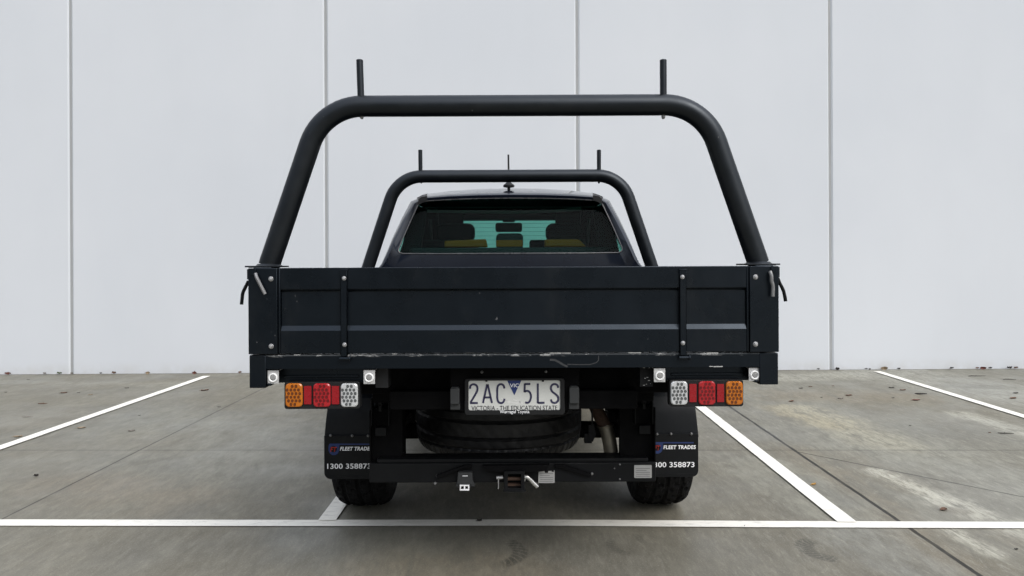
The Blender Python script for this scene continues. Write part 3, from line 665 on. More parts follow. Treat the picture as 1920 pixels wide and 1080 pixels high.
for chx, pa, pb in (('2', 881.2, 896), ('A', 905.5, 922.5), ('C', 932.2, 945.8), ('5', 982.6, 996), ('L', 1008.3, 1021.5), ('S', 1032.6, 1047)):
    xa, zt_ = T(pa, 720.3-(0.4 if pa > 960 else 0), PYd); xb, zb_ = T(pb, 755.4-(0.4 if pa > 960 else 0), PYd); mb = MB()
    for crv, st in ((True, GL[chx][0]), (False, GL[chx][1])):
        for pl in st:
            q = spline([(p[0], p[1], 0) for p in pl], 5) if crv else [Vector((p[0], p[1], 0)) for p in pl]
            ribbon(mb, [(xa+p[0]/0.5*(xb-xa), zb_+p[1]*(zt_-zb_)) for p in q], 0.0074, PYd-0.0022)
    part(mb, 'plate_character', M['plateblue'], NP)
mb = MB(); q = [T(951, 713.6, PYd), T(964.3, 741, PYd), T(977.5, 713.2, PYd)]
k = mb.add([(x, PYd-0.0020, z) for x, z in q]); mb.face([k, k+1, k+2]); part(mb, 'blue_triangle', M['plateblue2'], NP)
x0, z1_ = T(956, 719, PYd); x1, z0_ = T(973, 726, PYd)
meshpart(text_mesh('state_code', 'VIC', M['white'], x0, x1, z0_, z1_, PYd-0.0026, bold=0.006), 'state_code', NP)
x0, z1_ = T(884, 760.8, PYd); x1, z0_ = T(1045, 768.6, PYd)
meshpart(text_mesh('state_slogan', 'VICTORIA - THE EDUCATION STATE', M['black_print'], x0, x1, z0_, z1_, PYd-0.0022, bold=0.004), 'state_slogan', NP)
for pa, pb, ya, yb in ((845, 862, 725, 768), (1067, 1085, 723, 767)):
    xa, zt_ = T(pa, ya, PYd); xb, zb_ = T(pb, yb, PYd); zm = zb_+(zt_-zb_)*0.28; mb = MB()
    mb.box(xa, xb, PYd-0.02, PYd+0.012, zm, zt_-0.004); mb.prism([(xa+0.002, zt_-0.004), (xb-0.002, zt_-0.004), (xb-0.005, zt_), (xa+0.005, zt_)], PYd-0.018, PYd+0.012)
    mb.box(xa-0.001, xb+0.001, PYd-0.004, PYd+0.012, zb_, zm); part(mb, 'plate_lamp', M['greyplastic'], bevel=0.003)

# tyres
def tyre_mesh(R, W, rim, style):
    mb = MB(); N = 216 if style == 'chunky' else 240; cols = 29; rings = []
    for i in range(N):
        a = 2*PI*i/N; ring = []
        def put(wd, r): ring.append((wd, r*math.cos(a), r*math.sin(a)))
        put(-W*0.40, rim); put(-W*0.485, rim+0.25*(R-rim)); put(-W*0.515, rim+0.55*(R-rim)); put(-W*0.505, R-0.040)
        for j in range(cols):
            f = j/(cols-1); wd = (f-0.5)*W*0.955; e = abs(f-0.5)*2; r = R-0.020*e**5-0.004*e*e
            if style == 'chunky':
                ph = (i+(3 if (j//6) % 2 else 0)+(1 if j % 4 > 1 else 0)) % 9
                groove = (j in (6, 7, 13, 14, 21, 22)) or (ph < 2 and e > 0.05)
                if e > 0.80: groove = ((i+4*(f > .5)) % 9) < 3
                r -= 0.011 if groove else 0.0
            else:
                if j in (5, 10, 18, 23): r -= 0.008
                elif e > 0.66 and i % 4 == 0: r -= 0.006
                elif e <= 0.66 and (i+j) % 6 == 0: r -= 0.003
            put(wd, r)
        put(W*0.505, R-0.040); put(W*0.515, rim+0.55*(R-rim)); put(W*0.485, rim+0.25*(R-rim)); put(W*0.40, rim)
        rings.append(ring)
    m = len(rings[0]); ks = [mb.add(r) for r in rings]
    for i in range(N):
        p, q = ks[i], ks[(i+1) % N]
        for j in range(m): mb.face([p+j, p+(j+1) % m, q+(j+1) % m, q+j])
    return mb
def rim_mb(rr, W):
    mb = MB(); mb.lathe([(-W*0.42, rr), (-W*0.42, rr-0.02), (-W*0.2, rr-0.035), (W*0.1, rr-0.05), (W*0.1, 0.06), (W*0.22, 0.05), (W*0.22, 0), (W*0.05, 0), (W*0.05, rr-0.03), (W*0.42, rr-0.015), (W*0.42, rr)], (0,0,0), 'x', 40)
    for k in range(6):
        a = k*PI/3; ca, sa = math.cos(a), math.sin(a)
        mb.cyl((W*0.24, 0.075*ca, 0.075*sa), (W*0.26, 0.075*ca, 0.075*sa), 0.011, 8)
    return mb
WRAD, WWID, RIMR = 0.385, 0.262, 0.215
tme = tyre_mesh(WRAD, WWID, RIMR, 'chunky').mesh('tyre', M['rubber']); rme = rim_mb(RIMR+0.002, WWID).mesh('rim', M['dusty'])
AX = 3.985
for y in (AX, AX+3.085):
    for s in (-1, 1):
        wh = empty('wheel', (s*0.767, y-OY, WRAD)); wh.parent = TR; wh.rotation_euler = (random.random() if y > 5 else (0.13 if s < 0 else 0.4), 0, 0 if s > 0 else PI)
        link('tyre', tme, wh); link('rim', rme, wh)
# spare wheel slung under the tray
sx_, _ = T(935.5, 800, 3.47)
sp = empty('spare_wheel', (sx_, 3.475-OY, 0.576)); sp.parent = TR; sp.rotation_euler = (0, PI/2, 0)
link('tyre', tyre_mesh(0.385, 0.262, 0.215, 'road').mesh('spare_tyre', M['rubber_clean']), sp); link('rim', rme, sp)

# mud guards and flaps
for s in (-1, 1):
    xo = 0.895 if s < 0 else 0.886; xi = 0.60; mb = MB(); R0 = 0.47; ring0 = []; ring1 = []
    prof = [(3.508, 0.452), (3.510, 0.50), (3.512, 0.56), (3.53, 0.64), (3.585, 0.71), (3.68, 0.765), (3.80, 0.80), (AX, 0.815), (AX+0.2, 0.80), (AX+0.36, 0.74), (AX+0.45, 0.62)]
    fl = [0.0, -0.004, -0.010, -0.018, -0.02, -0.02, -0.02, -0.02, -0.02, -0.02, -0.02]
    rings = []
    for (y, z), e in zip(prof, fl):
        x1 = s*(xo+e); x0 = s*xi
        rings.append([(x0, y, z), (x1-s*0.02, y, z), (x1-s*0.004, y+0.004, z), (x1, y+0.022, z), (x1-s*0.004, y+0.024, z), (x1-s*0.02, y+0.006, z), (x0, y+0.006, z)])
    mb.loft(rings); mg = part(mb, 'mud_guard', M['guard'])
    fd = 3.495
    pxs = ((606.5, 722, 822, 898) if s < 0 else (1194, 1309.5, 819, 894)); a, zt = T(pxs[0], pxs[2], fd); b, zb = T(pxs[1], pxs[3], fd)
    zt += 0.012; a += 0.003*(s < 0)
    mb = MB(); o = rrect((a+b)/2, (zt+zb)/2, b-a, zt-zb, 0.030, 6, (1, 2)); mb.prism(o, fd, fd+0.007)
    mb.box(a+0.02, b-0.02, fd-0.002, fd, zb+0.012, zb+0.015)
    FL = part(mb, 'mud_flap', M['flap'], bevel=0.0012)
    for bx, by in (((620, 816.5), (660.5, 817), (690, 817)) if s < 0 else ((1258, 813.5), (1296, 813.5), (1232, 814))):
        bolt(FL, bx, by, 3.503 if False else fd-0.001, 0.0052, 'zincdull')
    L0 = 613 if s < 0 else 1219.5; dy = 0 if s < 0 else -2.8
    y1 = fd-0.0008
    def TT(px, py): return T(px, py, fd)
    # blue badge with a bar running off it, red letters
    mb = MB(); cx_ = L0+13; ring = []
    for i in range(20):
        a_ = PI/2+i*PI/19*1.62 if False else None
    badge = [(L0+4, 833), (L0+6, 831.6), (L0+81, 831.6), (L0+81, 834.0), (L0+23.6, 834.0), (L0+23.0, 845), (L0+20.5, 850), (L0+16, 853.2), (L0+10, 853.2), (L0+5.5, 850), (L0+3, 845), (L0+3, 838)]
    mb.prism([TT(px, py+dy) for px, py in badge], y1-0.0004, y1)
    part(mb, 'blue_badge', M['blue_print'], FL)
    mb = MB(); cx0, cz0 = TT(L0+12.4, 842+dy); mb.prism([(cx0+0.0165*math.cos(q*PI/10), cz0+0.0150*math.sin(q*PI/10)) for q in range(20)], y1-0.0008, y1-0.0005); part(mb, 'badge_disc', M['flap'], FL)
    xa, zt_ = TT(L0+6.3, 838+dy); xb, zb_ = TT(L0+19, 847+dy)
    meshpart(text_mesh('badge_letters', 'FT', M['red_print'], xa, xb, zb_, zt_, y1-0.0012, bold=0.02, shear=0.2), 'badge_letters', FL)
    xa, zt_ = TT(L0+24.4, 837.6+dy); xb, zb_ = TT(L0+85, 844.6+dy)
    meshpart(text_mesh('company_name', 'FLEET TRADES', M['white'], xa, xb, zb_, zt_, y1-0.0008, bold=0.032, shear=0.22 if s < 0 else 0.1, space=1.06), 'company_name', FL)
    xa, zt_ = TT(L0+0.6, 869.2+dy); xb, zb_ = TT(L0+82.5, 878.6+dy)
    meshpart(text_mesh('phone_number', '1300 358873', M['white'], xa, xb, zb_, zt_, y1-0.0008, bold=0.012, space=1.02), 'phone_number', FL)

# tow bar
td = 2.985; a, zt = T(692, 868, td); b, zb = T(1230, 905, td); _, zt2 = T(960, 868, td); _, zb2 = T(960, 904.5, td)
mb = MB(); mb.box(a, b, td, td+0.05, zb2, zt2); mb.box(a+0.03, b-0.03, td+0.004, td+0.10, zt2, zt2+0.016)
TB = part(mb, 'tow_bar', M['dusty'], bevel=0.004)
mb = MB(); xa, _ = T(820, 880, td); xb, _ = T(1110, 880, td)
P1 = [(818, 890), (872, 870), (885, 870), (885, 876), (872, 876), (822, 896)]
mb.prism([T(px, py, td) for px, py in P1], td-0.018, td-0.001)
P2 = [(1040, 869), (1055, 869), (1108, 887), (1106, 893), (1050, 876), (1040, 876)]
mb.prism([T(px, py, td) for px, py in P2], td-0.018, td-0.001)
P3 = [(905, 870), (1030, 868), (1024, 879), (1000, 882), (940, 882), (915, 880)]
mb.prism([T(px, py, td) for px, py in P3], td-0.030, td-0.001)
part(mb, 'gusset', M['under'], TB, bevel=0.002)
def side_plate(x0, x1, name, top):
    mb = MB(); xa, zt = T(x0, top, 3.0); xb, zb = T(x1, 905, 3.0); mb.box(xa, xb, 3.036, 3.060, zb+0.004, zt)
    mb.box(xa if x0 < 900 else xb-0.006, (xa+0.006) if x0 < 900 else xb, 3.0, 3.30, zb+0.02, zt)
    return mb
part(side_plate(692, 753, 'l', 770), 'side_plate', M['under'], TB, bevel=0.002); part(side_plate(1164, 1230, 'r', 765), 'side_plate', M['under'], TB, bevel=0.002)
hd = 2.93; a, zt = T(945, 884, hd); b, zb = T(984, 921, hd); ia, izt = T(950, 889, hd); ib, izb = T(974, 915, hd)
ia, ib = (a+b)/2-0.027, (a+b)/2+0.027
mb = MB(); frame(mb, rrect((a+b)/2, (zt+zb)/2, b-a, zt-zb, 0.006, 3), rrect((a+b)/2, (zt+zb)/2, 0.052, 0.056, 0.003, 3), hd, hd+0.2)
mb.box(a-0.004, b+0.004, hd-0.004, hd+0.012, zb-0.002, zb+0.004)
HR = part(mb, 'hitch_receiver', M['dusty'], TB, bevel=0.0015)
mb = MB(); mb.box(ia+0.0005, ib-0.0005, hd+0.03, hd+0.15, zb+0.012, zb+0.020); mb.cyl((ia, hd+0.03, (zt+zb)/2+0.002), (ib, hd+0.03, (zt+zb)/2+0.002), 0.008, 12)
part(mb, 'receiver_lining', M['rust'], TB)
mb = MB(); q = [T(px, py, hd) for px, py in ((981, 896), (986, 896), (991, 898.5), (1000, 907), (1008, 915))]
mb.tube(spline([(x, hd+0.015, z) for x, z in q], 5), 0.0085, 14); x0, z0 = T(983, 898, hd); mb.cyl((x0, hd+0.012, z0-0.012), (x0+0.004, hd+0.012, z0+0.010), 0.004, 8)
part(mb, 'hitch_pin', M['chrome'], TB)
mb = MB(); q0 = T(931, 898, hd); q1 = T(943, 897, hd); mb.cyl((q0[0], hd+0.015, q0[1]), (q1[0], hd+0.015, q1[1]), 0.0065, 12)
q2 = T(934.5, 900, hd); q3 = T(934.5, 918, hd); mb.cyl((q2[0], hd+0.012, q2[1]), (q3[0], hd+0.012, q3[1]), 0.0022, 8); part(mb, 'pin_clip', M['zinc'], TB)
# trailer plugs
pd = 2.955; a, zt = T(857, 886, pd); b, zb = T(887, 908, pd); mb = MB()
mb.prism([(a+0.004, zt), (b-0.004, zt), (b, zb), (a, zb)], pd, pd+0.028); mb.box(a-0.006, b+0.006, pd+0.01, pd+0.028, zb-0.012, zb-0.0005); mb.cyl((a-0.003, pd+0.012, zb+0.003), (b+0.003, pd+0.012, zb+0.003), 0.004, 8)
sq = [((a+b)/2-0.022, (a+b)/2+0.022)]
mb.cur = 1; mb.box((a+b)/2-0.011, (a+b)/2+0.011, pd-0.0012, pd, zt-0.015, zt-0.012)
PLG = part(mb, 'trailer_plug', [M['greyplastic'], M['white']], TB, bevel=0.002)
mb = MB(); x0, z1_ = T(862, 909, pd); x1, z0_ = T(880, 919.5, pd); zc = (z0_+z1_)/2; mb.box(x0, x1, pd-0.003, pd+0.02, z1_-0.005, z1_); mb.box(x0, x1, pd-0.003, pd+0.02, z0_, z0_+0.005)
xm = (x0+x1)/2
for q in (x0, xm-0.003, x1-0.005): mb.box(q, q+0.005+(0.001 if q == xm-0.003 else 0), pd-0.003, pd+0.02, z0_+0.0051, z1_-0.0051)
mb.cur = 1; mb.box(x0+0.0052, x1-0.0052, pd+0.004, pd+0.02, z0_+0.0052, z1_-0.0052)
part(mb, 'power_socket', [M['white'], M['under']], TB, bevel=0.0008)
def idtag(x0, x1, y0, y1, notch):
    d = td-0.002; a, zt = T(x0, y0, d); b, zb = T(x1, y1, d); mb = MB()
    if notch:
        w_ = b-a; mb.prism([(a, zb), (b, zb), (b, zt), (b-0.003, zt), (b-0.003, zt-0.006), (b-0.012, zt-0.006), (b-0.012, zt-0.002), (a+w_*0.62, zt-0.002), (a+w_*0.6, zt-0.010), (a+w_*0.4, zt-0.010), (a+w_*0.38, zt-0.002), (a+0.002, zt-0.002)], d-0.001, d)
    else: mb.prism(rrect((a+b)/2, (zt+zb)/2, b-a, zt-zb, 0.003), d-0.001, d)
    mb.cur = 1
    for r in range(5):
        z = zb+(zt-zb)*(0.14+0.15*r); mb.box(a+(b-a)*(0.12 if r % 2 else 0.08), a+(b-a)*(0.9 if r != 3 else 0.7), d-0.0015, d-0.0011, z-0.0012, z+0.0012)
    part(mb, 'rating_tag', [M['tag'], M['taggrey']], TB)
idtag(1009, 1040, 882, 905.5, True); idtag(1189, 1222, 872, 896, False)
for px, py, r in ((1162, 870.5, 0.004), (1162, 898, 0.004), (1110, 888, 0.006), (820, 892, 0.006), (816, 906, 0.006), (1152, 878, 0.003)):
    x, z = T(px, py, td); mb = MB(); mb.lathe([(0, r), (-0.004, r*0.8), (-0.005, 0)], (x, td-0.001, z), 'y', 10); part(mb, 'bolt', M['zincdull'], TB)

# exhaust, chassis, axle, springs, tank
mb = MB(); q = [(1104, 738), (1112, 752), (1123, 776), (1137, 803)]
mb.tube(spline([(*T(px, py, 3.13),) and (T(px, py, 3.13)[0], 3.20-0.02*i, T(px, py, 3.13)[1]) for i, (px, py) in enumerate(q)], 5), 0.028, 20); 
EX = part(mb, 'exhaust_pipe', M['rust'])
mb = MB(); q = [(1136, 800), (1142, 822), (1146, 849)]; P = [(T(px, py, 3.12)[0], 3.14-0.01*i, T(px, py, 3.12)[1]) for i, (px, py) in enumerate(q)]
pth = spline(P, 5); mb.tube(pth, 0.0300, 24, False); mb.tube([pth[0], pth[-1]], 0.026, 20, False) if False else None
inner = MB(); mb.tube(pth[4:], 0.0275, 24, False); mb.tube([(pth[0].x-0.0, pth[0].y, pth[0].z+0.003), (pth[0].x+0.001, pth[0].y, pth[0].z-0.004)], 0.036, 24); part(mb, 'exhaust_tip', M['exhaust'], EX)
mb = MB(); xa, za = T(1110, 752, 3.08); xb, zb = T(1113, 800, 3.08); xc, zc = T(1109, 830, 3.08)
mb.box(xa, xa+0.004, 3.08, 3.11, zb, za); mb.prism([T(1104, 798, 3.08), T(1114, 796, 3.08), T(1118, 815, 3.08), T(1112, 829, 3.08), T(1104, 826, 3.08)], 3.085, 3.092)
mb.box(xa-0.03, xa+0.0, 3.09, 3.12, zc-0.005, zc+0.035); part(mb, 'exhaust_hanger', M['dusty'], EX)
mb = MB()
for s in (-1, 1):
    mb.box(s*0.47, s*0.57, 3.0, 4.3, 0.715, 0.80); mb.box(s*0.40, s*0.50, 4.3, 7.9, 0.56, 0.70)
    mb.box(s*0.475, s*0.575, 3.10, 3.30, 0.56, 0.80); mb.box(s*0.48, s*0.56, 3.10, 3.34, 0.41, 0.56)
for yy in (2.80, 3.30): mb.box(-0.468, 0.468, yy, yy+0.06, 0.725, 0.795)
mb.box(-0.60, 0.60, 2.86, 2.90, 0.775, 0.905)
part(mb, 'chassis_frame', M['under'], bevel=0.004)
for s in (-1, 1):
    mb = MB(); mb.tube([(s*0.55, 3.32, 0.56), (s*0.55, 3.6, 0.50), (s*0.55, AX, 0.47), (s*0.55, 4.4, 0.50), (s*0.55, 4.6, 0.56)], 0.03, 8)
    mb.box(s*0.51, s*0.59, AX-0.08, AX+0.08, 0.44, 0.50); mb.cyl((s*0.50, 3.30, 0.56), (s*0.60, 3.30, 0.56), 0.04, 14); part(mb, 'leaf_spring', M['under'])
    # rear spring shackle bracket seen beside the number plate
    px = 714 if s < 0 else 1206; x, z = T(px, 770 if s < 0 else 766, 3.02); mb = MB()
    mb.box(x-0.038, x-0.033, 3.0, 3.05, z-0.06, z+0.05); mb.box(x+0.033, x+0.038, 3.0, 3.05, z-0.06, z+0.05); mb.box(x-0.038, x+0.038, 3.0, 3.05, z+0.05, z+0.054)
    mb.cyl((x, 3.0, z+0.03), (x, 3.03, z+0.03), 0.010, 8); mb.box(x-0.006, x+0.006, 3.0, 3.02, z+0.0, z+0.03); mb.box(x-0.02, x+0.025, 3.0, 3.03, z-0.10, z-0.065)
    part(mb, 'spring_shackle', M['dusty'], bevel=0.002)
mb = MB(); mb.cyl((-0.66, AX, WRAD), (0.66, AX, WRAD), 0.045, 20); mb.lathe([(-0.15, 0.05), (-0.12, 0.11), (-0.05, 0.145), (0.05, 0.145), (0.12, 0.11), (0.15, 0.05)], (0.05, AX, WRAD), 'x', 24); part(mb, 'rear_axle', M['under'])
mb = MB(); mb.box(-0.62, 0.62, 4.35, 5.35, 0.47, 0.70); part(mb, 'fuel_tank', M['under'], bevel=0.04)
mb = MB(); mb.box(-0.35, 0.35, 5.6, 7.6, 0.36, 0.62); mb.cyl((-0.62, AX+3.085, 0.385), (0.62, AX+3.085, 0.385), 0.05, 14); part(mb, 'engine_sump', M['under'], bevel=0.03)

# ------------------------------------------------------------------ cab
def half(zt, crown, rw, kx, kz, bx, bz, sw):     # roof centre -> roof edge -> window line -> belt -> sill
    p = [(0, zt), (rw*0.36, zt-crown*0.10), (rw*0.70, zt-crown*0.42), (rw*0.92, zt-crown*0.85), (rw, zt-crown*1.25), (kx, kz)]
    for f in (0.33, 0.68): p.append((kx+(bx-kx)*f+0.008*math.sin(f*PI), kz+(bz-kz)*f))
    p += [(bx, bz), (bx+0.022, bz-0.045), (sw, bz-0.09), (sw+0.03, 1.00), (sw+0.03, 0.75), (sw+0.01, 0.50), (sw-0.06, 0.42)]
    return p
def ry(z): return 4.60+max(0, (z-1.33))*0.24      # the cab's rear wall leans forward
ST = [(4.60, half(1.722, 0.022, 0.560, 0.613, 1.660, 0.775, 1.325, 0.835)),
      (4.66, half(1.736, 0.026, 0.575, 0.635, 1.678, 0.790, 1.325, 0.848)),
      (4.80, half(1.771, 0.036, 0.585, 0.645, 1.692, 0.797, 1.325, 0.855)),
      (5.08, half(1.801, 0.045, 0.590, 0.652, 1.702, 0.805, 1.320, 0.865)),
      (5.62, half(1.808, 0.046, 0.590, 0.655, 1.702, 0.812, 1.300, 0.875)),
      (5.72, half(1.806, 0.046, 0.590, 0.655, 1.700, 0.812, 1.295, 0.875)),
      (6.05, half(1.765, 0.045, 0.580, 0.650, 1.672, 0.812, 1.260, 0.875)),
      (6.75, half(1.170, 0.030, 0.640, 0.730, 1.120, 0.790, 1.110, 0.860))]
def ring(y, hf, lean=True):
    def yy(z): return y+(ry(z)-4.60)*max(0, 1-(y-4.60)/0.6) if lean else y
    return [(x, yy(z), z) for x, z in reversed(hf)]+[(-x, yy(z), z) for x, z in hf[1:]]
NH = len(ST[0][1]); rings = [ring(y, h) for y, h in ST]; NR = len(rings[0])
def hidx(i): return abs(NH-1-i)                   # half index of ring point i
mb = MB(); ks = [mb.add(r) for r in rings]; side = []; front = []
for a in range(len(ks)-1):
    for i in range(NR-1):
        lo, hi = sorted((hidx(i), hidx(i+1))); f = [ks[a]+i, ks[a]+i+1, ks[a+1]+i+1, ks[a+1]+i]
        win = (5 <= lo and hi <= 8) and a in (3, 5, 6)
        if win: side.append((i > NR/2, a, f)); continue
        if a == 6 and hi <= 4: front.append(f); continue
        mb.face(f)
allv = list(mb.v)
# rear wall: from the shell's edge in to the window opening
S0 = rings[0]
wh_ = [(0, 1.693), (0.21, 1.691), (0.40, 1.685), (0.515, 1.678), (0.552, 1.672), (0.580, 1.655), (0.632, 1.535), (0.672, 1.435), (0.694, 1.378), (0.696, 1.362), (0.688, 1.350), (0.670, 1.344), (0.45, 1.342), (0.22, 1.342), (0.0, 1.342)]
def wring(off=0.0, inset=0.0):
    R = [(x, ry(z)+off, z) for x, z in reversed(wh_)]+[(-x, ry(z)+off, z) for x, z in wh_[1:]]
    return R[1:] if False else R
W0 = wring(0.004); W1 = wring(0.016)
# lip just inside the outer edge, so the window sits in a soft frame
def mixr(A, B, f, off): return [tuple(a[k]+(b[k]-a[k])*f+(off if k == 1 else 0) for k in range(3)) for a, b in zip(A, B)]
Rm = mixr(S0, W0, 0.28, -0.010); Rn = mixr(S0, W0, 0.75, -0.006)
kk = [mb.add(S0), mb.add(Rm), mb.add(Rn), mb.add(W0), mb.add(W1)]
for a, b in zip(kk[:-1], kk[1:]):
    for i in range(NR-1):
        mb.face([a+i, a+i+1, b+i+1, b+i])
    mb.face([a, b, b+NR-1, a+NR-1])
CAB = part(mb, 'cab_body', M['paint'])
sub = CAB.modifiers.new('weld', 'WELD'); sub.merge_threshold = 0.0004
def pane(faces, name, m, src, off=None):
    mb = MB(); mp = {}
    for f in faces:
        ids = []
        for q in f:
            if q not in mp:
                x, y, z = src[q]; mp[q] = mb.add([(x*0.996, y, z)])
            ids.append(mp[q])
        mb.face(ids)
    return part(mb, name, m)
for sd_ in (False, True):
    for grp in ((3,), (5, 6)):
        pane([f for s_, a, f in side if s_ == sd_ and a in grp], 'side_window', M['sideglass'], allv)
pane(front, 'windscreen', M['frontglass'], allv)
mb = MB(); g = wring(0.012)[1:]; gb = g
n = NH-1
left = g
k = mb.add(g); N_ = len(g)
for i in range(N_//2):
    j = N_-1-i
    if j-i > 1: mb.face([k+i, k+i+1, k+j-1, k+j]) if j-1 > i+1 else mb.face([k+i, k+i+1, k+j])
RW = part(mb, 'rear_window', M['rearglass'])
mb = MB()
for i in range(11):
    z = 1.375+i*0.026; hw_ = 0.64-(z-1.375)*0.40; mb.box(-hw_, hw_, ry(z)+0.0135, ry(z)+0.0142, z-0.0006, z+0.0006)
part(mb, 'demister_wires', M['trim'], RW)
mb = MB(); ws = wring(0.003)[1:]; mb.tube(ws+[ws[0]], 0.0042, 8, False); part(mb, 'window_seal', M['seal'])
for s in (-1, 1):                                 # roof gutter end caps
    mb = MB(); rr = []
    for y in (4.60, 4.64, 4.72, 4.90):
        hf = [h for yy, h in ST if yy <= y+0.001][-1]
        f = 0; lo = max(i for i, q in enumerate(ST) if q[0] <= y+1e-6); hi = min(lo+1, len(ST)-1); f = (y-ST[lo][0])/max(1e-6, ST[hi][0]-ST[lo][0])
        P3_ = [tuple(ST[lo][1][j][k_]*(1-f)+ST[hi][1][j][k_]*f for k_ in (0, 1)) for j in (3, 4, 5)]
        (x3, z3_), (x4, z4_), (x5, z5_) = P3_
        zz = (z3_+z4_)/2; yo = y+(ry(zz)-4.60)*max(0, 1-(y-4.60)/0.6)-(0.016 if y < 4.62 else 0)
        a3 = (x3+(x4-x3)*0.15, z3_+(z4_-z3_)*0.15+0.005); a4 = (x4, z4_+0.007); a5 = (x4+(x5-x4)*0.35, z4_+(z5_-z4_)*0.35+0.004)
        rr.append([(s*a3[0], yo, a3[1]), (s*a4[0], yo, a4[1]), (s*a5[0], yo, a5[1]), (s*a5[0], yo, a5[1]-0.035), (s*a3[0], yo, a3[1]-0.025)])
    mb.loft(rr); part(mb, 'roof_gutter', M['trim'])
# antenna
ad = 4.84; ax_, az = T(954, 352, ad); mb = MB()
mb.lathe([(-0.03, 0.008), (0.0, 0.010), (0.004, 0.036), (0.016, 0.037), (0.030, 0.020), (0.040, 0.009)], (ax_, ad, az), 'z', 20); _, at = T(953, 290, ad)
mb.tube([(ax_, ad, az+0.035), (ax_-0.002, ad, at)], 0.0062, 10); part(mb, 'antenna', M['plastic'])
# bonnet, grille and bumper
mb = MB(); rr = []
for y, zt, hw_, zb in ((6.68, 1.14, 0.86, 0.45), (7.0, 1.13, 0.87, 0.62), (7.6, 1.07, 0.86, 0.62), (7.9, 1.00, 0.82, 0.50), (8.0, 0.90, 0.76, 0.45)):
    rr.append([(-hw_, y, zb), (-hw_-0.01, y, (zt+zb)/2), (-hw_, y, zt-0.09), (-hw_*0.85, y, zt-0.02), (0, y, zt), (hw_*0.85, y, zt-0.02), (hw_, y, zt-0.09), (hw_+0.01, y, (zt+zb)/2), (hw_, y, zb)])
mb.loft(rr); part(mb, 'bonnet', M['paint'], bevel=0.01)
mb = MB(); mb.box(-0.84, 0.84, 4.66, 6.7, 0.60, 0.66); part(mb, 'cab_floor', M['under'])
for s in (-1, 1):
    mb = MB(); mb.box(s*0.93, s*1.10, 6.30, 6.38, 1.02, 1.20); mb.box(s*0.86, s*0.94, 6.33, 6.37, 1.08, 1.12); part(mb, 'side_mirror', M['paint'], bevel=0.02)
# interior
def cushion(mb, x0, x1, y0, y1, z0, z1): mb.box(x0, x1, y0, y1, z0, z1)
mb = MB(); mb.box(-0.66, 0.66, 4.78, 4.92, 0.75, 1.384); mb.box(-0.66, 0.66, 4.9, 5.35, 0.85, 1.0); part(mb, 'rear_seat', M['cloth'], bevel=0.03)
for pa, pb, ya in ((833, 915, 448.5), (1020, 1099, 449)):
    xa, zt = T(pa, ya, 4.83); xb, zb = T(pb, 463, 4.83); mb = MB(); mb.prism([(xa, 1.386), (xb, 1.386), (xb-0.012 if pa < 900 else xb-0.05, zt), (xa+0.004, zt-0.012 if pa < 900 else zt)], 4.80, 4.86); part(mb, 'headrest_with_reflection', M['mustard'], bevel=0.010)  # outer headrests coloured to imitate the yellow reflection in the rear window
xa, zt = T(930, 437.5, 4.84); xb, zb = T(981, 463, 4.84); mb = MB(); mb.prism(rrect((xa+xb)/2, (zt+zb)/2-0.01, xb-xa, zt-zb+0.02, 0.03), 4.83, 4.90); CH = part(mb, 'headrest_with_reflection', M['cloth'], bevel=0.010)
xa, zt = T(930, 450, 4.82); xb, zb = T(980, 462, 4.82); mb = MB(); mb.box(xa, xb, 4.822, 4.829, zb, zt); part(mb, 'reflection_band', M['mustard'], CH)  # the same window reflection, painted as a band on the middle headrest
for pa, pb in ((818, 890), (1024, 1092)):
    d = 5.45; xa, zt = T(pa, 420, d); xb, zm = T(pb, 449, d); mb = MB(); mb.prism(rrect((xa+xb)/2, (zt+zm)/2-0.005, xb-xa, zt-zm+0.02, 0.05, 6), d, d+0.10); mb.box(xa-0.12, xb+0.03, d+0.0, d+0.14, 0.85, zm); mb.box(xa-0.10, xb+0.02, d+0.14, d+0.6, 0.80, 0.95); part(mb, 'front_seat', M['cloth'], bevel=0.015)
xa, zt = T(929, 418, 6.18); xb, zb = T(979, 435, 6.18); mb = MB(); mb.prism(rrect((xa+xb)/2, (zt+zb)/2, xb-xa, zt-zb, 0.02), 6.15, 6.19); xc = (xa+xb)/2; mb.box(xc-0.05, xc+0.05, 6.12, 6.18, zt+0.005, zt+0.16); part(mb, 'rear_view_mirror', M['plastic'], bevel=0.004)
mb = MB(); mb.box(-0.66, 0.66, 6.03, 6.05, 1.632, 1.755)
for s in (-1, 1): mb.box(s*0.372, s*0.66, 5.98, 6.02, 1.592, 1.70)
part(mb, 'sun_visor', M['cloth'], bevel=0.006)
for s in (-1, 1):
    mb = MB(); mb.prism([(s*0.50, 1.0), (s*0.78, 1.0), (s*0.64, 1.72), (s*0.55, 1.72)], 5.63, 5.70); part(mb, 'pillar_trim', M['cloth'], bevel=0.01); mb = MB(); mb.prism([(s*0.66, 1.0), (s*0.815, 1.0), (s*0.668, 1.66), (s*0.56, 1.66)], 4.98, 5.06); part(mb, 'pillar_trim', M['cloth'], bevel=0.01)
    mb = MB(); mb.tube([(s*0.60, 5.60, 1.62), (s*0.59, 5.58, 1.45), (s*0.55, 5.57, 1.30)], 0.012, 6); part(mb, 'seat_belt', M['greyplastic'])
mb = MB(); mb.loft([[(-0.60, y, z), (0.60, y, z), (0.56, y, z+0.012), (-0.56, y, z+0.012)] for y, z in ((4.76, 1.706), (5.1, 1.735), (5.6, 1.735), (6.02, 1.70))]); part(mb, 'headliner', M['cloth'])
d = 5.3; q = [T(px, py, d) for px, py in ((772, 395), (850, 396.5), (955, 398), (1030, 396), (1090, 391))]; mb = MB()
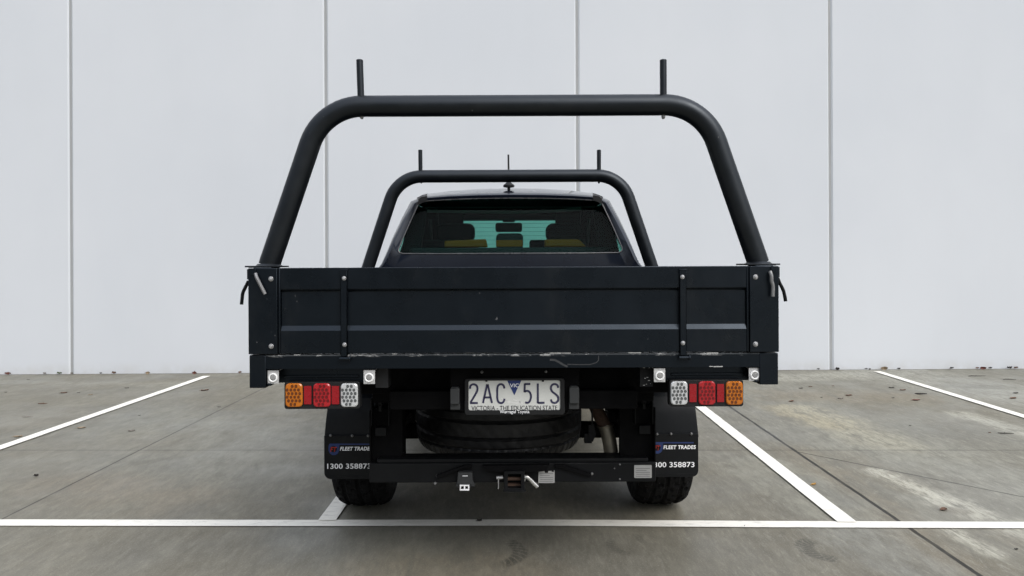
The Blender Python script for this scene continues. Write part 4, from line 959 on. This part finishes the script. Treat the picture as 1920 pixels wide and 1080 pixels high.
ribbon(mb, [tuple(p)[:2] for p in spline([(a_, b_, 0) for a_, b_ in q], 5)], 0.022, d); part(mb, 'reflection_strip', M['glassreflection'])  # solid strip standing in for a grey reflection in the rear glass
mb = MB(); mb.box(-0.70, 0.70, 6.2, 6.62, 1.02, 1.15); part(mb, 'dashboard', M['cloth'], bevel=0.03)
mb = MB(); mb.lathe([(0.012*math.cos(q*PI/4), 0.185+0.012*math.sin(q*PI/4)) for q in range(8)], (0.36, 6.1, 1.10), 'y', 32, True); mb.box(0.18, 0.54, 6.09, 6.11, 1.085, 1.115); mb.cyl((0.36, 6.1, 1.10), (0.36, 6.3, 1.06), 0.03, 10); part(mb, 'steering_wheel', M['plastic'])

# ------------------------------------------------------------------ litter: leaves and twigs
LM = {'brown': mat('brown_leaf', (0.10, 0.050, 0.028), 0.8, var=0.4, vs=30), 'red': mat('red_brown_leaf', (0.13, 0.045, 0.032), 0.8, var=0.4, vs=30), 'tan': mat('tan_leaf', (0.26, 0.20, 0.13), 0.8, var=0.3, vs=30),
      'green': mat('green_leaf', (0.055, 0.075, 0.020), 0.8, var=0.4, vs=30), 'dark': mat('dark_litter', (0.022, 0.019, 0.016), 0.9, var=0.4, vs=30), 'yellow': mat('yellow_leaf', (0.36, 0.20, 0.045), 0.8, var=0.3, vs=30), 'grey': mat('grey_leaf', (0.17, 0.15, 0.13), 0.8, var=0.3, vs=30)}
def leaf(px, py, wpx, col, label, stand=0.0, group=None, flat=None):
    if flat is None: flat = 0.35 if stand else 0.13
    if not stand: wpx *= 0.85
    x, y = G(px, py); 
    if stand: y = min(y, 8.80+0.0084*x)
    L = wpx*y/F; mb = MB(); n = 7; W = L*random.uniform(0.45, 0.7); curl = L*flat; rows = []
    for i in range(n):
        f = i/(n-1); hw_ = W*0.5*math.sin(PI*min(1, 0.06+f*0.92))**0.75*(1+0.25*random.uniform(-1, 1)); zc = curl*(0.25+abs(f-0.45)*1.1)*random.uniform(0.7, 1.2)
        rows.append([((f-0.5)*L, -hw_, zc+curl*random.uniform(0.2, 0.7)), ((f-0.5)*L, 0, zc*0.5), ((f-0.5)*L, hw_, zc+curl*random.uniform(0.2, 0.7))])
    lo = min(p[2] for r in rows for p in r)
    rows = [[(a_, b_, c_-lo) for a_, b_, c_ in r] for r in rows]
    mb.loft([r+[(q[0], q[1], q[2]-0.0012) for q in reversed(r)] for r in rows])
    mb.tube([(-L*0.5, 0, rows[0][1][2]), (-L*0.62, 0.004, 0.004), (-L*0.75, 0.0, 0.002)], 0.0012, 5)
    o = build(mb, 'fallen_leaf', LM[col]); o.location = (x, y, 0.0025); o.rotation_euler = (0, 0, random.uniform(0, 0.6) if not stand else random.uniform(-0.4, 0.4))
    if stand: o.rotation_euler.x = stand; o.location.z = 0.012
    return tag(o, label, 'leaf', group)
def twig(px, py, wpx, label, col='dark', ang=0.0, thick=0.004):
    x, y = G(px, py); L = wpx*y/F; mb = MB(); p = [(-L/2+L*i/5, random.uniform(-1, 1)*0.006, 0.004+random.random()*0.003) for i in range(6)]
    mb.tube(p, [thick*0.6, thick, thick, thick*0.9, thick*0.7, thick*0.4], 6); mb.tube([p[2], (p[2][0]+L*0.12, 0.02, 0.008)], thick*0.5, 5)
    o = build(mb, 'fallen_twig', LM[col]); o.location = (x, y, 0.002); o.rotation_euler = (0, 0, ang); return tag(o, label, 'twig')
GW, GLft, GR = 'leaves along the foot of the wall', 'leaves on the concrete left of the truck', 'leaves on the concrete right of the truck'
S = 0.9
leaf(20, 702, 11, 'red', 'red-brown curled leaf at the wall foot, nearest the left edge of the photo', S, GW)
leaf(91, 701, 7, 'grey', 'small grey leaf at the wall foot, left of the green leaf', 0.7, GW)
leaf(118, 701, 9, 'green', 'green curled leaf at the wall foot just left of the leftmost panel joint', 0.6, GW)
leaf(140.5, 701, 6, 'grey', 'pale grey leaf right at the foot of the leftmost panel joint', 0.9, GW)
leaf(193, 701, 5, 'dark', 'tiny dark leaf at the wall foot just right of the leftmost panel joint', 0.6, GW)
leaf(219, 700.5, 9, 'brown', 'low brown leaf at the wall foot, second right of the leftmost panel joint', 0.6, GW)
leaf(284, 699.5, 8, 'tan', 'upright tan leaf at the wall foot, left of where the left bay line ends', 1.2, GW)
leaf(373, 698.5, 10, 'red', 'round rust-coloured leaf leaning on the wall above the left bay line end', 1.3, GW)
leaf(455, 698.5, 6, 'brown', 'tiny brown leaf at the wall foot beside the tray left corner', 0.6, GW)
leaf(1529, 692.5, 5, 'dark', 'tiny dark leaf at the wall foot, left of the rightmost panel joint', 0.5, GW)
leaf(1562, 691.8, 9, 'dark', 'dark leaf tuft right at the foot of the rightmost panel joint', 0.9, GW)
leaf(1617, 691.8, 5, 'dark', 'tiny dark leaf at the wall foot, left of the right bay line end', 0.7, GW)
leaf(1623.5, 691.8, 5, 'dark', 'small upright dark leaf at the wall foot beside the right bay line end', 1.3, GW)
leaf(1651, 691.8, 12, 'tan', 'large crumpled tan leaf at the wall foot above the right bay line end', 1.0, GW)
leaf(1678, 691.6, 6, 'dark', 'small black leaf at the wall foot just right of the large tan leaf', 0.9, GW)
leaf(1777, 691.2, 8, 'dark', 'flat dark leaf at the wall foot midway between tan and orange leaves', 0.4, GW)
leaf(1835, 691, 11, 'red', 'orange-brown upright leaf at the wall foot in the right corner', 1.2, GW)
leaf(1826, 691.2, 6, 'brown', 'small brown leaf touching the orange-brown leaf on its left', 0.5, GW)
leaf(1850, 691.0, 6, 'dark', 'small dark leaf just right of the orange-brown leaf', 0.5, GW)
leaf(1885, 690.8, 10, 'dark', 'broad dark leaf at the wall foot, near the right edge of the photo', 0.6, GW)
leaf(1898, 690.8, 9, 'brown', 'flat brown leaf at the wall foot, nearest the right edge of the photo', 0.4, GW)
leaf(120, 737, 12, 'brown', 'dark brown leaf on the concrete below the leftmost panel joint', 0, GLft)
leaf(170, 740.5, 8, 'tan', 'pale curled leaf on the concrete above the left bay line', 0, GLft)
leaf(148, 736.5, 5, 'dark', 'tiny dark leaf between the dark brown leaf and the pale curled leaf', 0, GLft)
leaf(238, 728, 8, 'dark', 'dark curled leaf on the concrete just above the left bay line', 0, GLft)
leaf(53, 712.5, 5, 'dark', 'tiny dark leaf on the concrete close to the wall at far left', 0, GLft)
leaf(11, 736, 5, 'dark', 'tiny dark leaf on the concrete at the left edge of the photo', 0, GLft)
leaf(34, 819.5, 17, 'tan', 'long tan leaf on the concrete just above the near end of left bay line', 0, GLft)
leaf(153, 803, 16, 'tan', 'pale tan leaf on the concrete just below the left bay line', 0, GLft)
leaf(247, 808.5, 13, 'grey', 'greyish flat leaf on the concrete right of the pale tan leaf', 0, GLft)
leaf(384, 732.5, 16, 'brown', 'brown leaf on the concrete below the far end of the left bay line', 0, GLft)
leaf(411, 763.5, 6, 'dark', 'small dark leaf on the thin joint left of the tail light', 0, GLft)
leaf(262, 779.5, 4, 'dark', 'tiny dark speck of leaf midway under the left bay line', 0, GLft)
leaf(68, 893.5, 9, 'dark', 'small dark curled leaf on the open concrete at lower left', 0, GLft, 0.6)
twig(80, 758, 18, 'thin brown twig on the concrete at the far left', 'brown', 0.05)
twig(52, 783, 20, 'thin grey twig on the concrete below the brown twig', 'grey', 0.1, 0.003)
leaf(1484, 753, 14, 'brown', 'brown crumpled leaf on the concrete right of the tray corner', 0, GR)
leaf(1502, 728.5, 8, 'dark', 'dark flat leaf on the concrete just right of the tray corner skirt', 0, GR)
leaf(1520, 725.5, 8, 'brown', 'small brown leaf on the concrete below the rightmost panel joint', 0, GR)
leaf(1541, 745.5, 6, 'dark', 'small black leaf on the concrete below the rightmost panel joint', 0, GR)
leaf(1592, 742, 14, 'brown', 'flat brown leaf on the brown stain right of the truck', 0, GR)
leaf(1562, 724, 6, 'brown', 'tiny brown leaf nearer the wall, right of the tray corner', 0, GR)
leaf(1576, 748, 13, 'grey', 'faint grey leaf just below the flat brown leaf', 0, GR)
leaf(1672, 727.5, 12, 'dark', 'dark flat leaf under the upper part of the right bay line', 0, GR)
leaf(1693, 732, 13, 'brown', 'brown curled leaf left of the long dark twig', 0, GR)
leaf(1718, 751, 17, 'red', 'red-brown crumpled leaf below the long dark twig', 0, GR)
leaf(1675, 746.5, 6, 'dark', 'tiny dark leaf left of the red-brown crumpled leaf', 0, GR)
twig(1727, 739.5, 22, 'long dark twig on the concrete below the right bay line', 'dark', -0.15, 0.007)
twig(1832, 706, 34, 'long thin twig near the wall beyond the right bay line', 'dark', 0.03)
twig(1893, 712.5, 24, 'straight thin twig near the wall at the right edge', 'dark', -0.1)
leaf(1707, 798.5, 5, 'dark', 'tiny black leaf alone on the pale concrete at right', 0, GR)
leaf(1905, 737.5, 12, 'dark', 'dark leaf beyond the right bay line at the photo edge', 0, GR)
leaf(1900, 747.5, 16, 'brown', 'brown leaf just below the dark leaf at the photo edge', 0, GR)
twig(1886, 814, 28, 'thin curved dark twig on the damp patch at right', 'dark', -0.1, 0.004)
leaf(1856, 811.5, 6, 'brown', 'small brown leaf at the left end of the curved twig', 0, GR)
leaf(1526, 909, 15, 'yellow', 'yellow-orange leaf lying beside the white line right of the truck', 0, GR)
leaf(1769, 956, 20, 'brown', 'reddish brown leaf on a damp stain at lower right', 0, GR)
leaf(1906, 1030.5, 9, 'dark', 'small dark leaf at the lower right corner', 0, GR)
leaf(899, 978.5, 11, 'dark', 'black crumpled leaf lying on the white cross line behind the truck', 0, 'leaves on the white cross line', 0.5)
leaf(1398.5, 987.5, 5, 'dark', 'tiny black leaf on the white cross line right of the truck', 0, 'leaves on the white cross line')
